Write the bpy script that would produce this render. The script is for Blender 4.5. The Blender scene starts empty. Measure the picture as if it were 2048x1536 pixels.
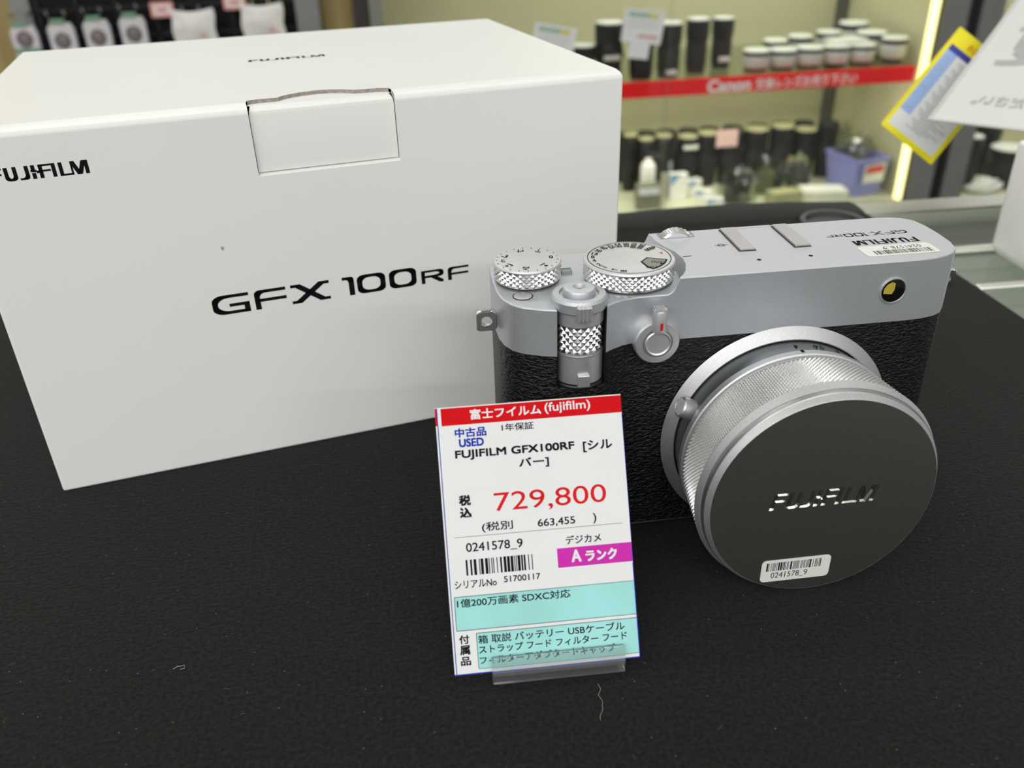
import bpy, bmesh, math, random
from mathutils import Vector, Matrix
random.seed(7)
SC = bpy.context.scene
COL = SC.collection
PI = math.pi
def R(d): return math.radians(d)

# ------------------------------------------------------------------ camera, world, lights, exposure
cd = bpy.data.cameras.new('view_camera'); cam = bpy.data.objects.new('view_camera', cd); COL.objects.link(cam)
SC.camera = cam
cd.sensor_fit = 'HORIZONTAL'; cd.sensor_width = 36.0
cd.lens = 36.0 * 1718.07 / 2048.0
cd.clip_start = 0.01; cd.clip_end = 60
pitch, roll = R(29.93), R(-1.77)
fwd = Vector((0, math.cos(pitch), -math.sin(pitch))); rgt = Vector((1, 0, 0)); upv = rgt.cross(fwd)
c_, s_ = math.cos(roll), math.sin(roll)
r2 = c_ * rgt + s_ * upv; u2 = -s_ * rgt + c_ * upv
cam.matrix_world = Matrix(((r2.x, u2.x, -fwd.x, 0), (r2.y, u2.y, -fwd.y, 0), (r2.z, u2.z, -fwd.z, 0.17182), (0, 0, 0, 1)))
cd.dof.use_dof = True; cd.dof.focus_distance = 0.245; cd.dof.aperture_fstop = 14.0

SC.view_settings.view_transform = 'Standard'; SC.view_settings.look = 'None'
SC.view_settings.gamma = 1.0; SC.view_settings.use_curve_mapping = False
SC.view_settings.exposure = 0.0
wd = bpy.data.worlds.new('store_air'); SC.world = wd; wd.use_nodes = True
wd.node_tree.nodes['Background'].inputs[0].default_value = (0.95, 0.97, 0.98, 1)
wd.node_tree.nodes['Background'].inputs[1].default_value = 0.34

def area(name, loc, sx, sy, power, col=(1, 1, 0.95), rot=(0, 0, 0), spread=180):
    l = bpy.data.lights.new(name, 'AREA'); l.shape = 'RECTANGLE'; l.size = sx; l.size_y = sy
    l.energy = power; l.color = col; l.spread = R(spread)
    o = bpy.data.objects.new(name, l); o.location = loc; o.rotation_euler = rot; COL.objects.link(o)
    return o
CEIL = 1.70
for ix, x in enumerate((-2.4, -0.8, 0.8, 2.4)):
    for iy, (y, pw) in enumerate(((-3.0, 31.0), (-1.6, 19.5), (-0.1, 1.5), (0.9, 5.0), (2.0, 7.0))):
        area('ceiling_lamp', (x, y, CEIL - 0.02), 1.2, 0.16, pw * (1.3, 1.12, 0.82, 0.66)[ix], (1.0, 0.995, 0.98))

# ------------------------------------------------------------------ materials
def lin(c):
    if isinstance(c, (int, float)): c = (c, c, c)
    return tuple((v / 255 / 12.92 if v / 255 <= 0.04045 else ((v / 255 + 0.055) / 1.055) ** 2.4) for v in c)
MATS = {}
def mat(name, rgb, rough=0.5, metal=0.0, nscale=60.0, namt=0.06, bscale=0, bstr=0.0, stretch=(1, 1, 1), sheen=0, spec=0.5, coat=0, emit=None, estr=0):
    if name in MATS: return MATS[name]
    m = bpy.data.materials.new(name); m.use_nodes = True; nt = m.node_tree; b = nt.nodes['Principled BSDF']
    col = lin(rgb)
    tc = nt.nodes.new('ShaderNodeTexCoord'); mp = nt.nodes.new('ShaderNodeMapping'); nt.links.new(tc.outputs['Object'], mp.inputs[0])
    mp.inputs['Scale'].default_value = stretch
    nz = nt.nodes.new('ShaderNodeTexNoise'); nz.inputs['Scale'].default_value = nscale; nz.inputs['Detail'].default_value = 3
    nt.links.new(mp.outputs[0], nz.inputs['Vector'])
    rp = nt.nodes.new('ShaderNodeValToRGB')
    rp.color_ramp.elements[0].position = 0.3; rp.color_ramp.elements[1].position = 0.7
    rp.color_ramp.elements[0].color = tuple(v * (1 - namt) for v in col) + (1,)
    rp.color_ramp.elements[1].color = tuple(min(1, v * (1 + namt)) for v in col) + (1,)
    nt.links.new(nz.outputs[0], rp.inputs[0]); nt.links.new(rp.outputs[0], b.inputs['Base Color'])
    b.inputs['Roughness'].default_value = rough; b.inputs['Metallic'].default_value = metal
    b.inputs['Specular IOR Level'].default_value = spec
    b.inputs['Sheen Weight'].default_value = sheen
    b.inputs['Coat Weight'].default_value = coat
    if emit: b.inputs['Emission Color'].default_value = lin(emit) + (1,); b.inputs['Emission Strength'].default_value = estr
    if bstr:
        n2 = nt.nodes.new('ShaderNodeTexNoise'); n2.inputs['Scale'].default_value = bscale; n2.inputs['Detail'].default_value = 4
        nt.links.new(mp.outputs[0], n2.inputs['Vector'])
        bp = nt.nodes.new('ShaderNodeBump'); bp.inputs['Strength'].default_value = bstr; bp.inputs['Distance'].default_value = 0.0004
        nt.links.new(n2.outputs[0], bp.inputs['Height']); nt.links.new(bp.outputs[0], b.inputs['Normal'])
    MATS[name] = m
    return m
def thin_glass(name, tint=(251, 253, 252), refl=0.9, rough=0.0):
    if name in MATS: return MATS[name]
    m = bpy.data.materials.new(name); m.use_nodes = True; nt = m.node_tree
    for n in list(nt.nodes): nt.nodes.remove(n)
    out = nt.nodes.new('ShaderNodeOutputMaterial'); mx = nt.nodes.new('ShaderNodeMixShader')
    tr = nt.nodes.new('ShaderNodeBsdfTransparent'); gl = nt.nodes.new('ShaderNodeBsdfGlossy'); fr = nt.nodes.new('ShaderNodeFresnel')
    ge = nt.nodes.new('ShaderNodeNewGeometry'); io = nt.nodes.new('ShaderNodeMath'); io.operation = 'MULTIPLY_ADD'   # leaving the sheet: inverse index
    io.inputs[1].default_value = 1 / 1.45 - 1.45; io.inputs[2].default_value = 1.45
    nt.links.new(ge.outputs['Backfacing'], io.inputs[0]); nt.links.new(io.outputs[0], fr.inputs[0])
    gl.inputs['Roughness'].default_value = rough
    tr.inputs[0].default_value = lin(tint) + (1,)
    ml = nt.nodes.new('ShaderNodeMath'); ml.operation = 'MULTIPLY'; ml.inputs[1].default_value = refl
    nt.links.new(fr.outputs[0], ml.inputs[0]); nt.links.new(ml.outputs[0], mx.inputs[0])
    nt.links.new(tr.outputs[0], mx.inputs[1]); nt.links.new(gl.outputs[0], mx.inputs[2]); nt.links.new(mx.outputs[0], out.inputs[0])
    MATS[name] = m
    return m
def leather():
    m = bpy.data.materials.new('black_leather'); m.use_nodes = True; nt = m.node_tree; b = nt.nodes['Principled BSDF']
    b.inputs['Base Color'].default_value = lin(11) + (1,); b.inputs['Roughness'].default_value = 0.40; b.inputs['Specular IOR Level'].default_value = 0.40
    tc = nt.nodes.new('ShaderNodeTexCoord'); mp = nt.nodes.new('ShaderNodeMapping'); nt.links.new(tc.outputs['Object'], mp.inputs[0])
    mp.inputs['Scale'].default_value = (0.8, 0.8, 1.7)
    nz = nt.nodes.new('ShaderNodeTexNoise'); nz.inputs['Scale'].default_value = 780; nz.inputs['Detail'].default_value = 2.0; nz.inputs['Distortion'].default_value = 0.7
    nt.links.new(mp.outputs[0], nz.inputs['Vector'])
    bp = nt.nodes.new('ShaderNodeBump'); bp.inputs['Strength'].default_value = 1.0; bp.inputs['Distance'].default_value = 0.0008
    nt.links.new(nz.outputs[0], bp.inputs['Height']); nt.links.new(bp.outputs[0], b.inputs['Normal'])
    return m
def cloth():
    m = bpy.data.materials.new('black_felt'); m.use_nodes = True; nt = m.node_tree; b = nt.nodes['Principled BSDF']
    b.inputs['Roughness'].default_value = 0.95; b.inputs['Specular IOR Level'].default_value = 0.15
    b.inputs['Sheen Weight'].default_value = 0.04; b.inputs['Sheen Roughness'].default_value = 0.6
    tc = nt.nodes.new('ShaderNodeTexCoord')
    nz = nt.nodes.new('ShaderNodeTexNoise'); nz.inputs['Scale'].default_value = 900; nz.inputs['Detail'].default_value = 4
    n3 = nt.nodes.new('ShaderNodeTexNoise'); n3.inputs['Scale'].default_value = 14; n3.inputs['Detail'].default_value = 3
    nt.links.new(tc.outputs['Object'], nz.inputs['Vector']); nt.links.new(tc.outputs['Object'], n3.inputs['Vector'])
    rp = nt.nodes.new('ShaderNodeValToRGB'); rp.color_ramp.elements[0].position = 0.36; rp.color_ramp.elements[1].position = 0.68
    rp.color_ramp.elements[0].color = lin((14, 14, 13)) + (1,); rp.color_ramp.elements[1].color = lin((30, 30, 28)) + (1,)
    nt.links.new(nz.outputs[0], rp.inputs[0])
    # lint specks woven into the felt
    vo = nt.nodes.new('ShaderNodeTexVoronoi'); vo.voronoi_dimensions = '2D'; vo.inputs['Scale'].default_value = 240
    nt.links.new(tc.outputs['Object'], vo.inputs['Vector'])
    sp = nt.nodes.new('ShaderNodeSeparateColor'); nt.links.new(vo.outputs['Color'], sp.inputs[0])
    g1 = nt.nodes.new('ShaderNodeMath'); g1.operation = 'GREATER_THAN'; g1.inputs[1].default_value = 0.93; nt.links.new(sp.outputs[0], g1.inputs[0])
    g2 = nt.nodes.new('ShaderNodeMath'); g2.operation = 'LESS_THAN'; g2.inputs[1].default_value = 0.034; nt.links.new(vo.outputs['Distance'], g2.inputs[0])
    g3 = nt.nodes.new('ShaderNodeMath'); g3.operation = 'MULTIPLY'; nt.links.new(g1.outputs[0], g3.inputs[0]); nt.links.new(g2.outputs[0], g3.inputs[1])
    mx = nt.nodes.new('ShaderNodeMix'); mx.data_type = 'RGBA'; nt.links.new(g3.outputs[0], mx.inputs[0]); nt.links.new(rp.outputs[0], mx.inputs[6])
    mx.inputs[7].default_value = lin((112, 112, 106)) + (1,)
    nt.links.new(mx.outputs[2], b.inputs['Base Color'])
    # ribbed nap
    mp = nt.nodes.new('ShaderNodeMapping'); mp.inputs['Scale'].default_value = (300, 1000, 1); nt.links.new(tc.outputs['Object'], mp.inputs[0])
    nr = nt.nodes.new('ShaderNodeTexNoise'); nr.inputs['Scale'].default_value = 1.0; nt.links.new(mp.outputs[0], nr.inputs['Vector'])
    ad = nt.nodes.new('ShaderNodeMath'); ad.operation = 'ADD'; nt.links.new(nz.outputs[0], ad.inputs[0]); nt.links.new(nr.outputs[0], ad.inputs[1])
    bp = nt.nodes.new('ShaderNodeBump'); bp.inputs['Strength'].default_value = 0.5; bp.inputs['Distance'].default_value = 0.0006
    nt.links.new(ad.outputs[0], bp.inputs['Height']); nt.links.new(bp.outputs[0], b.inputs['Normal'])
    return m
def wood(name, a, bcol, scale):
    m = bpy.data.materials.new(name); m.use_nodes = True; nt = m.node_tree; b = nt.nodes['Principled BSDF']
    tc = nt.nodes.new('ShaderNodeTexCoord'); mp = nt.nodes.new('ShaderNodeMapping'); mp.inputs['Scale'].default_value = scale
    nt.links.new(tc.outputs['Object'], mp.inputs[0])
    nz = nt.nodes.new('ShaderNodeTexNoise'); nz.inputs['Scale'].default_value = 1; nz.inputs['Detail'].default_value = 5
    nt.links.new(mp.outputs[0], nz.inputs['Vector'])
    rp = nt.nodes.new('ShaderNodeValToRGB'); rp.color_ramp.elements[0].position = .35; rp.color_ramp.elements[1].position = .65
    rp.color_ramp.elements[0].color = lin(a) + (1,); rp.color_ramp.elements[1].color = lin(bcol) + (1,)
    nt.links.new(nz.outputs[0], rp.inputs[0]); nt.links.new(rp.outputs[0], b.inputs['Base Color']); b.inputs['Roughness'].default_value = .5
    return m
M = dict(
    silver=mat('satin_silver', (198, 201, 206), 0.50, 0.84, 900, 0.02, 1600, 0.05),
    silver2=mat('turned_silver', (208, 209, 210), 0.44, 0.85, 300, 0.03),
    silver3=mat('dark_silver', (150, 152, 153), 0.34, 0.9, 300, 0.03),
    lensbright=mat('frosted_lens_silver', (194, 196, 196), 0.50, 0.85, 2500, 0.08),
    ringgrey=mat('lens_ring_grey', (140, 143, 146), 0.28, 0.9, 300, 0.03),
    knurl=mat('knurled_silver', (212, 213, 212), 0.29, 1.0, 300, 0.02),
    chrome=mat('polished_steel', (205, 203, 198), 0.10, 1.0, 200, 0.02),
    cap=mat('lens_cap_satin', (160, 159, 154), 0.41, 1.0, 500, 0.03, 2600, 0.03),
    ink=mat('black_ink', (15, 16, 18), 0.7, 0, 200, 0.05, spec=0.12),
    redink=mat('red_ink', (196, 22, 28), 0.6, 0, 200, 0.04, spec=.15),
    dark=mat('black_plastic', (14, 14, 14), 0.5, 0, 300, 0.1),
    darkmetal=mat('dark_grey_metal', (52, 52, 52), 0.4, 0.6, 300, 0.05),
    leather=leather(), cloth=cloth(),
    carton=mat('white_coated_board', (231, 231, 227), 0.42, 0, 14, 0.012, 700, 0.05, spec=0.4),
    cartonedge=mat('corrugated_edge', (150, 143, 132), 0.85, 0, 900, 0.25),
    paper=mat('white_paper', (222, 224, 224), 0.75, 0, 60, 0.01, spec=0.15),
    sticker=mat('sticker_paper', (222, 222, 214), 0.45, 0, 60, 0.01),
    white=mat('white_plastic', (244, 243, 238), 0.35, 0, 20, 0.02),
)

# ------------------------------------------------------------------ mesh helper (millimetres)
class MB:
    def __init__(s): s.v = []; s.f = []; s.mi = []; s.cur = 0
    def add(s, vs, fs):
        n = len(s.v); s.v += [Vector(p) for p in vs]
        for f in fs: s.f.append([i + n for i in f]); s.mi.append(s.cur)
        return s
    def mark(s): return len(s.v)
    def tf(s, M4, k=0):
        for i in range(k, len(s.v)): s.v[i] = M4 @ s.v[i]
        return s
    def box(s, x0, x1, y0, y1, z0, z1):
        return s.add([(x0, y0, z0), (x1, y0, z0), (x1, y1, z0), (x0, y1, z0), (x0, y0, z1), (x1, y0, z1), (x1, y1, z1), (x0, y1, z1)],
                     [(0, 3, 2, 1), (4, 5, 6, 7), (0, 1, 5, 4), (1, 2, 6, 5), (2, 3, 7, 6), (3, 0, 4, 7)])
    def prism(s, poly, z0, z1, caps=True):
        n = len(poly); vs = [(x, y, z0) for x, y in poly] + [(x, y, z1) for x, y in poly]
        fs = [(i, (i + 1) % n, n + (i + 1) % n, n + i) for i in range(n)]
        if caps: fs += [tuple(range(n - 1, -1, -1)), tuple(range(n, 2 * n))]
        return s.add(vs, fs)
    def rings(s, rs, cap0=True, cap1=True, closed=True):
        n = len(rs[0]); vs = [p for r in rs for p in r]; fs = []
        for k in range(len(rs) - 1):
            for i in range(n if closed else n - 1):
                j = (i + 1) % n; fs.append((k * n + i, k * n + j, (k + 1) * n + j, (k + 1) * n + i))
        if cap0: fs.append(tuple(range(n - 1, -1, -1)))
        if cap1: b = (len(rs) - 1) * n; fs.append(tuple(range(b, b + n)))
        return s.add(vs, fs)
    def lathe(s, prof, n=64, cx=0, cy=0, cap0=True, cap1=True):
        return s.rings([[(cx + r * math.cos(2 * PI * i / n), cy + r * math.sin(2 * PI * i / n), z) for i in range(n)] for r, z in prof], cap0, cap1)
    def tube(s, pts, r, n=8):
        pts = [Vector(p) for p in pts]; rs = []
        for i, p in enumerate(pts):
            t = (pts[min(i + 1, len(pts) - 1)] - pts[max(i - 1, 0)]).normalized()
            a = t.orthogonal().normalized() if i == 0 else (a - t * a.dot(t)).normalized()
            b = t.cross(a); rr = r[i] if isinstance(r, (list, tuple)) else r
            rs.append([p + a * rr * math.cos(2 * PI * k / n) + b * rr * math.sin(2 * PI * k / n) for k in range(n)])
        return s.rings(rs)
    def knurl(s, r, z0, z1, nc, rows, h, cx=0, cy=0, r1=None):
        """diamond knurling: nc diamonds round, `rows` half rows along z"""
        if r1 is None: r1 = r
        N = 2 * nc; idx = {}; vs = []
        for j in range(rows + 1):
            for i in range(N):
                apex = (i + j) % 2 == 1 and 0 < j < rows
                t = j / rows; rr = r + (r1 - r) * t + (h if apex else 0); a = 2 * PI * i / N
                idx[(i, j)] = len(vs); vs.append((cx + rr * math.cos(a), cy + rr * math.sin(a), z0 + (z1 - z0) * t))
        fs = []
        for j in range(rows + 1):
            for i in range(N):
                if (i + j) % 2 == 0: continue
                c = idx[(i, j)]; e = idx[((i + 1) % N, j)]; w = idx[((i - 1) % N, j)]
                if j < rows: u = idx[(i, j + 1)]; fs += [(c, e, u), (c, u, w)]
                if j > 0: d = idx[(i, j - 1)]; fs += [(c, w, d), (c, d, e)]
        return s.add(vs, fs)
    def build(s, name, mats, parent=None, angle=35, bevel=None, seg=2, weld=True):
        me = bpy.data.meshes.new(name)
        me.from_pydata([tuple(p * 0.001) for p in s.v], [], s.f)
        mats = mats if isinstance(mats, (list, tuple)) else [mats]
        for m in mats: me.materials.append(m)
        for p, k in zip(me.polygons, s.mi): p.material_index = min(k, len(mats) - 1)
        bm = bmesh.new(); bm.from_mesh(me)
        if weld: bmesh.ops.remove_doubles(bm, verts=bm.verts, dist=1e-6)
        bmesh.ops.recalc_face_normals(bm, faces=bm.faces)
        for f in bm.faces: f.smooth = angle > 0
        for e in bm.edges: e.smooth = len(e.link_faces) == 2 and e.calc_face_angle(9) < R(angle)
        bm.to_mesh(me); bm.free()
        o = bpy.data.objects.new(name, me); COL.objects.link(o)
        if parent is not None: o.parent = parent
        if bevel:
            b = o.modifiers.new('edge', 'BEVEL'); b.width = bevel * 0.001; b.segments = seg; b.limit_method = 'ANGLE'; b.angle_limit = R(40)
            b.harden_normals = True
        return o
def T(x, y, z): return Matrix.Translation((x, y, z))
def basis(o, x, y):
    x = Vector(x).normalized(); y = Vector(y).normalized(); z = x.cross(y)
    return Matrix(((x.x, y.x, z.x, o[0]), (x.y, y.y, z.y, o[1]), (x.z, y.z, z.z, o[2]), (0, 0, 0, 1)))
def text(mb, body, x0, y0, x1, y1, M4=Matrix(), bold=0.0, depth=0.0, z=0.0, space=1.0, shear=0.0, mirror=False, prop=False):
    """lettering fitted into the box x0..x1, y0..y1 of the plane M4"""
    c = bpy.data.curves.new('lettering', 'FONT'); c.body = body; c.resolution_u = 4; c.space_character = space; c.shear = shear
    o = bpy.data.objects.new('lettering', c); COL.objects.link(o)
    me = bpy.data.meshes.new_from_object(o.evaluated_get(bpy.context.evaluated_depsgraph_get()))
    xs = [v.co.x for v in me.vertices]; ys = [v.co.y for v in me.vertices]
    ax, bx, ay, by = min(xs), max(xs), min(ys), max(ys)
    if prop:
        k = (y1 - y0) / (by - ay) * (bx - ax); k = min(k, x1 - x0); m = (x0 + x1) / 2; x0, x1 = m - k / 2, m + k / 2
    sx = (x1 - x0) / (bx - ax); sy = (y1 - y0) / (by - ay) if y1 is not None else sx
    vs = []
    for v in me.vertices:
        X = x0 + (v.co.x - ax) * sx
        if mirror: X = x1 - (X - x0)
        vs.append(Vector((X, y0 + (v.co.y - ay) * sy, z)))
    for dx, dy, dz in ([(0, 0, 0)] if not bold else [(-bold, -bold, 0), (bold, bold, .006), (bold, -bold, .012), (-bold, bold, .018)]):
        mb.add([M4 @ (p + Vector((dx, dy, dz))) for p in vs], [tuple(p.vertices) for p in me.polygons])
    bpy.data.objects.remove(o); bpy.data.curves.remove(c); bpy.data.meshes.remove(me)
def hull(ps):
    ps = sorted(set((round(x, 5), round(y, 5)) for x, y in ps))
    def half(q):
        h = []
        for p in q:
            while len(h) > 1 and (h[-1][0] - h[-2][0]) * (p[1] - h[-2][1]) - (h[-1][1] - h[-2][1]) * (p[0] - h[-2][0]) <= 0: h.pop()
            h.append(p)
        return h[:-1]
    return half(ps) + half(ps[::-1])
def pen(mb, paths, pw, ph, x0, y0, sx, sy, M4, depth=0.0, slant=0.0):
    """broad-pen strokes: wide uprights pw, thin level strokes ph (unit letter space), placed at x0,y0 with scale sx,sy"""
    for path in paths:
        for a, b in zip(path[:-1], path[1:]):
            q = [(p[0] + dx * pw / 2, p[1] + dy * ph / 2) for p in (a, b) for dx in (-1, 1) for dy in (-1, 1)]
            h = [(x0 + (x + slant * y) * sx, y0 + y * sy) for x, y in hull(q)]
            k = mb.mark()
            if depth: mb.prism(h, 0, depth)
            else: mb.add([(x, y, 0) for x, y in h], [tuple(range(len(h)))])
            mb.tf(M4, k)
def arc(cx, cy, rx, ry, a0, a1, n=6): return [(cx + rx * math.cos(R(a0 + (a1 - a0) * i / n)), cy + ry * math.sin(R(a0 + (a1 - a0) * i / n))) for i in range(n + 1)]
def fuji(mb, x0, y0, w, h, M4, depth=0.0, slant=0.0):
    P = .27; H = .14; t = 1 - H / 2; b = H / 2; l = P / 2
    W = 6.72
    S = [([(l, b), (l, t), (.72, t)], 0), ([(l, .53), (.66, .53)], 0),
         ([(l, t)] + [(l, .3)] + arc(l + .29, .3, .29, .23, 180, 360) + [(l + .58, t)], .98),
         ([(.52, t), (.52, .3)] + arc(.52 - .25, .3, .25, .23, 0, -90) + [(.1, b)], 1.98),
         ([(l, t), (l, .70)], 2.80), ([(l, .36), (l, b)], 2.80), ([(l - .05, .60), (l + .1, .55)], 2.80), ([(.05, .50), (-.02, .46)], 3.30),
         ([(l, b), (l, t), (.76, t)], 3.30), ([(l, .53), (.68, .53)], 3.30),
         ([(l, b), (l, t)], 4.18), ([(l, t), (l, b), (.70, b)], 4.66),
         ([(.08, b), (.08, t)], 5.46), ([(.17, t), (.52, b)], 5.46), ([(.6, b), (.92, t)], 5.46), ([(1.1, b), (1.1, t)], 5.46)]
    tot = 5.46 + 1.1 + l
    for path, off in S: pen(mb, [[(x + off, y) for x, y in path]], P if off != 5.46 or path[0][0] > .09 else .14, H, x0, y0, w / tot, h, M4, depth, slant)
def gfx(mb, x0, y0, w, h, M4, rfh=0.71):
    """wide lettering GFX100RF in a box w x h"""
    u = w / 85.7; S = []
    def q(paths, off, wid, hh, pw=1.75, ph=1.05):
        pen(mb, [[(off * u + pw * u / 2 + x * (wid - pw) * u, ph * h / 13 + y * (hh * h - ph * h / 6.5)) for x, y in p] for p in paths], pw * u, ph * h / 6.5, x0, y0, 1, 1, M4)
    def rr(x, y, w_, h_, r, a0, a1): return arc(x, y, w_, h_, a0, a1, 5)
    q([[(.97, 1), (.4, 1)] + arc(.35, .62, .35, .38, 90, 180) + [(0, .4)] + arc(.35, .38, .35, .38, 180, 270) + [(.97, 0), (.97, .44), (.52, .44)]], 0, 11.9, 1)
    q([[(.98, 1), (.3, 1)] + arc(.22, .75, .22, .25, 90, 180) + [(0, 0)], [(0, .46), (.98, .46)]], 13.3, 10.3, 1)
    q([[(0, 1), (.14, 1), (.84, 0), (1, 0)], [(0, 0), (.14, 0), (.84, 1), (1, 1)]], 25.0, 12.6, 1, 1.6, 1.0)
    q([[(0, 1), (.55, 1)] + arc(.55, .8, .45, .2, 90, 0) + [(1, 0)]], 41.9, 3.9, 1, 1.8, 1.0)
    for off, wid in ((46.8, 9.6), (57.7, 9.4)):
        q([arc(.3, .7, .3, .3, 90, 180) + arc(.3, .3, .3, .3, 180, 270) + arc(.7, .3, .3, .3, 270, 360) + arc(.7, .7, .3, .3, 0, 90) + [(.3, 1)]], off, wid, 1)
    q([[(0, 0), (0, 1), (.75, 1)] + arc(.75, .77, .22, .23, 90, -90) + [(0, .5)], [(.5, .5), (.95, 0)]], 68.8, 8.1, rfh, 1.3, .75)
    q([[(1, 1), (.25, 1)] + arc(.2, .75, .2, .25, 90, 180) + [(0, 0)], [(0, .46), (.97, .46)]], 78.2, 7.5, rfh, 1.3, .75)
def barcode(mb, x0, y0, x1, y1, M4, n=34, seed=1, z=0.03):
    rnd = random.Random(seed); ws = [rnd.choice((1, 1, 1, 2, 3)) for _ in range(2 * n + 1)]; k = (x1 - x0) / sum(ws); x = x0
    for i, w in enumerate(ws):
        if i % 2 == 0: mb.add([M4 @ Vector(p) for p in ((x, y0, z), (x + w * k, y0, z), (x + w * k, y1, z), (x, y1, z))], [(0, 1, 2, 3)])
        x += w * k
def quad(mb, x0, y0, x1, y1, M4, z=0.0):
    mb.add([M4 @ Vector(p) for p in ((x0, y0, z), (x1, y0, z), (x1, y1, z), (x0, y1, z))], [(0, 1, 2, 3)])
def rrect(x0, y0, x1, y1, r, n=5):
    return arc(x1 - r, y0 + r, r, r, -90, 0, n) + arc(x1 - r, y1 - r, r, r, 0, 90, n) + arc(x0 + r, y1 - r, r, r, 90, 180, n) + arc(x0 + r, y0 + r, r, r, 180, 270, n)
def inset(poly, d):
    n = len(poly); out = []
    for i in range(n):
        p0, p, p1 = Vector(poly[i - 1]), Vector(poly[i]), Vector(poly[(i + 1) % n])
        a = (p - p0).normalized(); b = (p1 - p).normalized(); na = Vector((-a.y, a.x)); nb = Vector((-b.y, b.x))
        m = (na + nb)
        m = m / max(0.35, 1 + na.dot(nb)); out.append((p.x + m.x * d, p.y + m.y * d))
    return out

def tag(o, label, cat, group=None):
    o['label'] = label; o['category'] = cat
    if group: o['group'] = group
    return o
def thing(name, label, cat, loc=(0, 0, 0), rz=0.0, group=None):
    o = bpy.data.objects.new(name, None); o.empty_display_size = 0.02; COL.objects.link(o)
    o.location = tuple(v * 0.001 for v in loc); o.rotation_euler = (0, 0, rz)
    return tag(o, label, cat, group)
def struct(o): o['kind'] = 'structure'; return o
def dup(src, loc, rz, label, group=None, scale=(1, 1, 1)):
    r = src.copy(); COL.objects.link(r); r.location = tuple(v * 0.001 for v in loc); r.rotation_euler = (0, 0, rz); r['label'] = label
    r.scale = scale
    if group: r['group'] = group
    for ch in list(src.children):
        c = ch.copy(); COL.objects.link(c); c.parent = r
        for g in ch.children:
            d = g.copy(); COL.objects.link(d); d.parent = c
    return r

# ------------------------------------------------------------------ the setting
A8 = R(8.0); E8 = Vector((math.cos(A8), math.sin(A8), 0)); N8 = Vector((-math.sin(A8), math.cos(A8), 0))
def W(u, v, w): p = Vector((-251.65, 1790.56, 0)) + E8 * u + N8 * v; return (p.x, p.y, w + (0.4 if w in (-185, -483, -515) else 0))
def bay(mb, k=0): return mb.tf(T(-251.65, 1790.56, 0) @ Matrix.Rotation(A8, 4, 'Z'), k)
struct(MB().box(-4000, 4000, -3500, 4000, -920, -900).build('floor', mat('shop_floor', (150, 148, 140), 0.35, 0, 3, 0.05)))
struct(MB().box(-4000, 4000, -3500, 4000, CEIL * 1000, CEIL * 1000 + 30).build('ceiling', mat('ceiling_tile', (235, 235, 230), 0.9, 0, 4, 0.03)))
struct(bay(MB().box(-3200, 3400, 440, 470, -900, 1700)).build('wall_back', mat('shop_wall', (224, 224, 218), 0.8, 0, 5, 0.04)))
ply = wood('veneer', (172, 156, 100), (146, 128, 76), (26, 26, 1.5))
struct(bay(MB().box(-98, -34, 165, 190, -900, 1500)).build('trim_1', ply))
struct(bay(MB().box(-1500, -700, 200, 225, -900, 1500)).build('trim_2', ply))
struct(bay(MB().box(-34, -5, 120, 430, -900, 1500)).build('trim_3', mat('dark_pillar', (58, 50, 48), 0.5, 0, 20, 0.1)))

# glass showcase across the aisle
alu = mat('brushed_aluminium', (178, 178, 172), 0.32, 0.9, 400, 0.05)
sc_ = thing('glass_showcase', 'tall glass showcase with beige back panel, one red-edged glass shelf and a lit right post', 'showcase', W(0, 0, 0), A8)
MB().box(0, 1200, 0, 415, -900, -492).build('base_cabinet', mat('cabinet_grey', (140, 140, 134), 0.4), sc_)
MB().box(14, 1190, 2, 400, -492, -483).build('floor_board', mat('showcase_floor', (206, 204, 180), 0.4, 0, 8, 0.05), sc_)
MB().box(-4, 1195, 400, 408, -900, 430).build('back_panel', mat('beige_panel', (190, 186, 152), 0.42, 0, 2.5, 0.03), sc_)
MB().box(-4, 30, 372, 400, -483, 430).build('post', mat('dark_post', (70, 64, 58), 0.4, 0.3), sc_)
MB().box(1168, 1200, 360, 400, -483, 430).build('post', mat('grey_post', (96, 96, 92), 0.35, 0.6), sc_)
MB().box(0, 26, -12, 12, -483, 430).build('post', alu, sc_, bevel=2)
lp = MB().box(1175, 1185, -12, 8, -483, 430).build('light_post', mat('lit_post', (250, 246, 200), 0.4, 0, 20, 0.01, emit=(255, 244, 160), estr=1.6), sc_, bevel=2)
lp['label'] = 'glowing pale yellow corner post'
MB().box(1183, 1187, 12, 360, -483, 430).build('side_pane', mat('beige_panel', (192, 186, 144)), sc_)  # opaque beige puts the side glass's reflections into its colour
MB().box(30, 604, -10, -5, -483, 425).build('glass_door', thin_glass('showcase_glass'), sc_)
MB().box(594, 1166, -18, -13, -483, 425).build('glass_door', thin_glass('showcase_glass'), sc_)
MB().box(0, 1195, -14, 410, 430, 470).build('top_board', alu, sc_)
MB().box(30, 1166, 8, 388, -191, -185).build('shelf', thin_glass('shelf_glass', (238, 246, 234)), sc_)
st = MB().box(30, 1164, 0.5, 7, -217.5, -185).build('shelf_strip', mat('red_strip', (246, 20, 28), 0.6, 0, 30, 0.04, spec=.15), sc_)
F = basis((0, 0.3, 0), (1, 0, 0), (0, 0, 1))
mb = MB(); text(mb, 'Canon', 694, -214, 788, -190, F, bold=1.6); text(mb, '交換レンズお売り下さい', 800, -213.5, 1030, -191, F, bold=0.6)
mb.build('lettering', mat('white_letters', (236, 220, 220), 0.5), st, angle=0)
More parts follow.
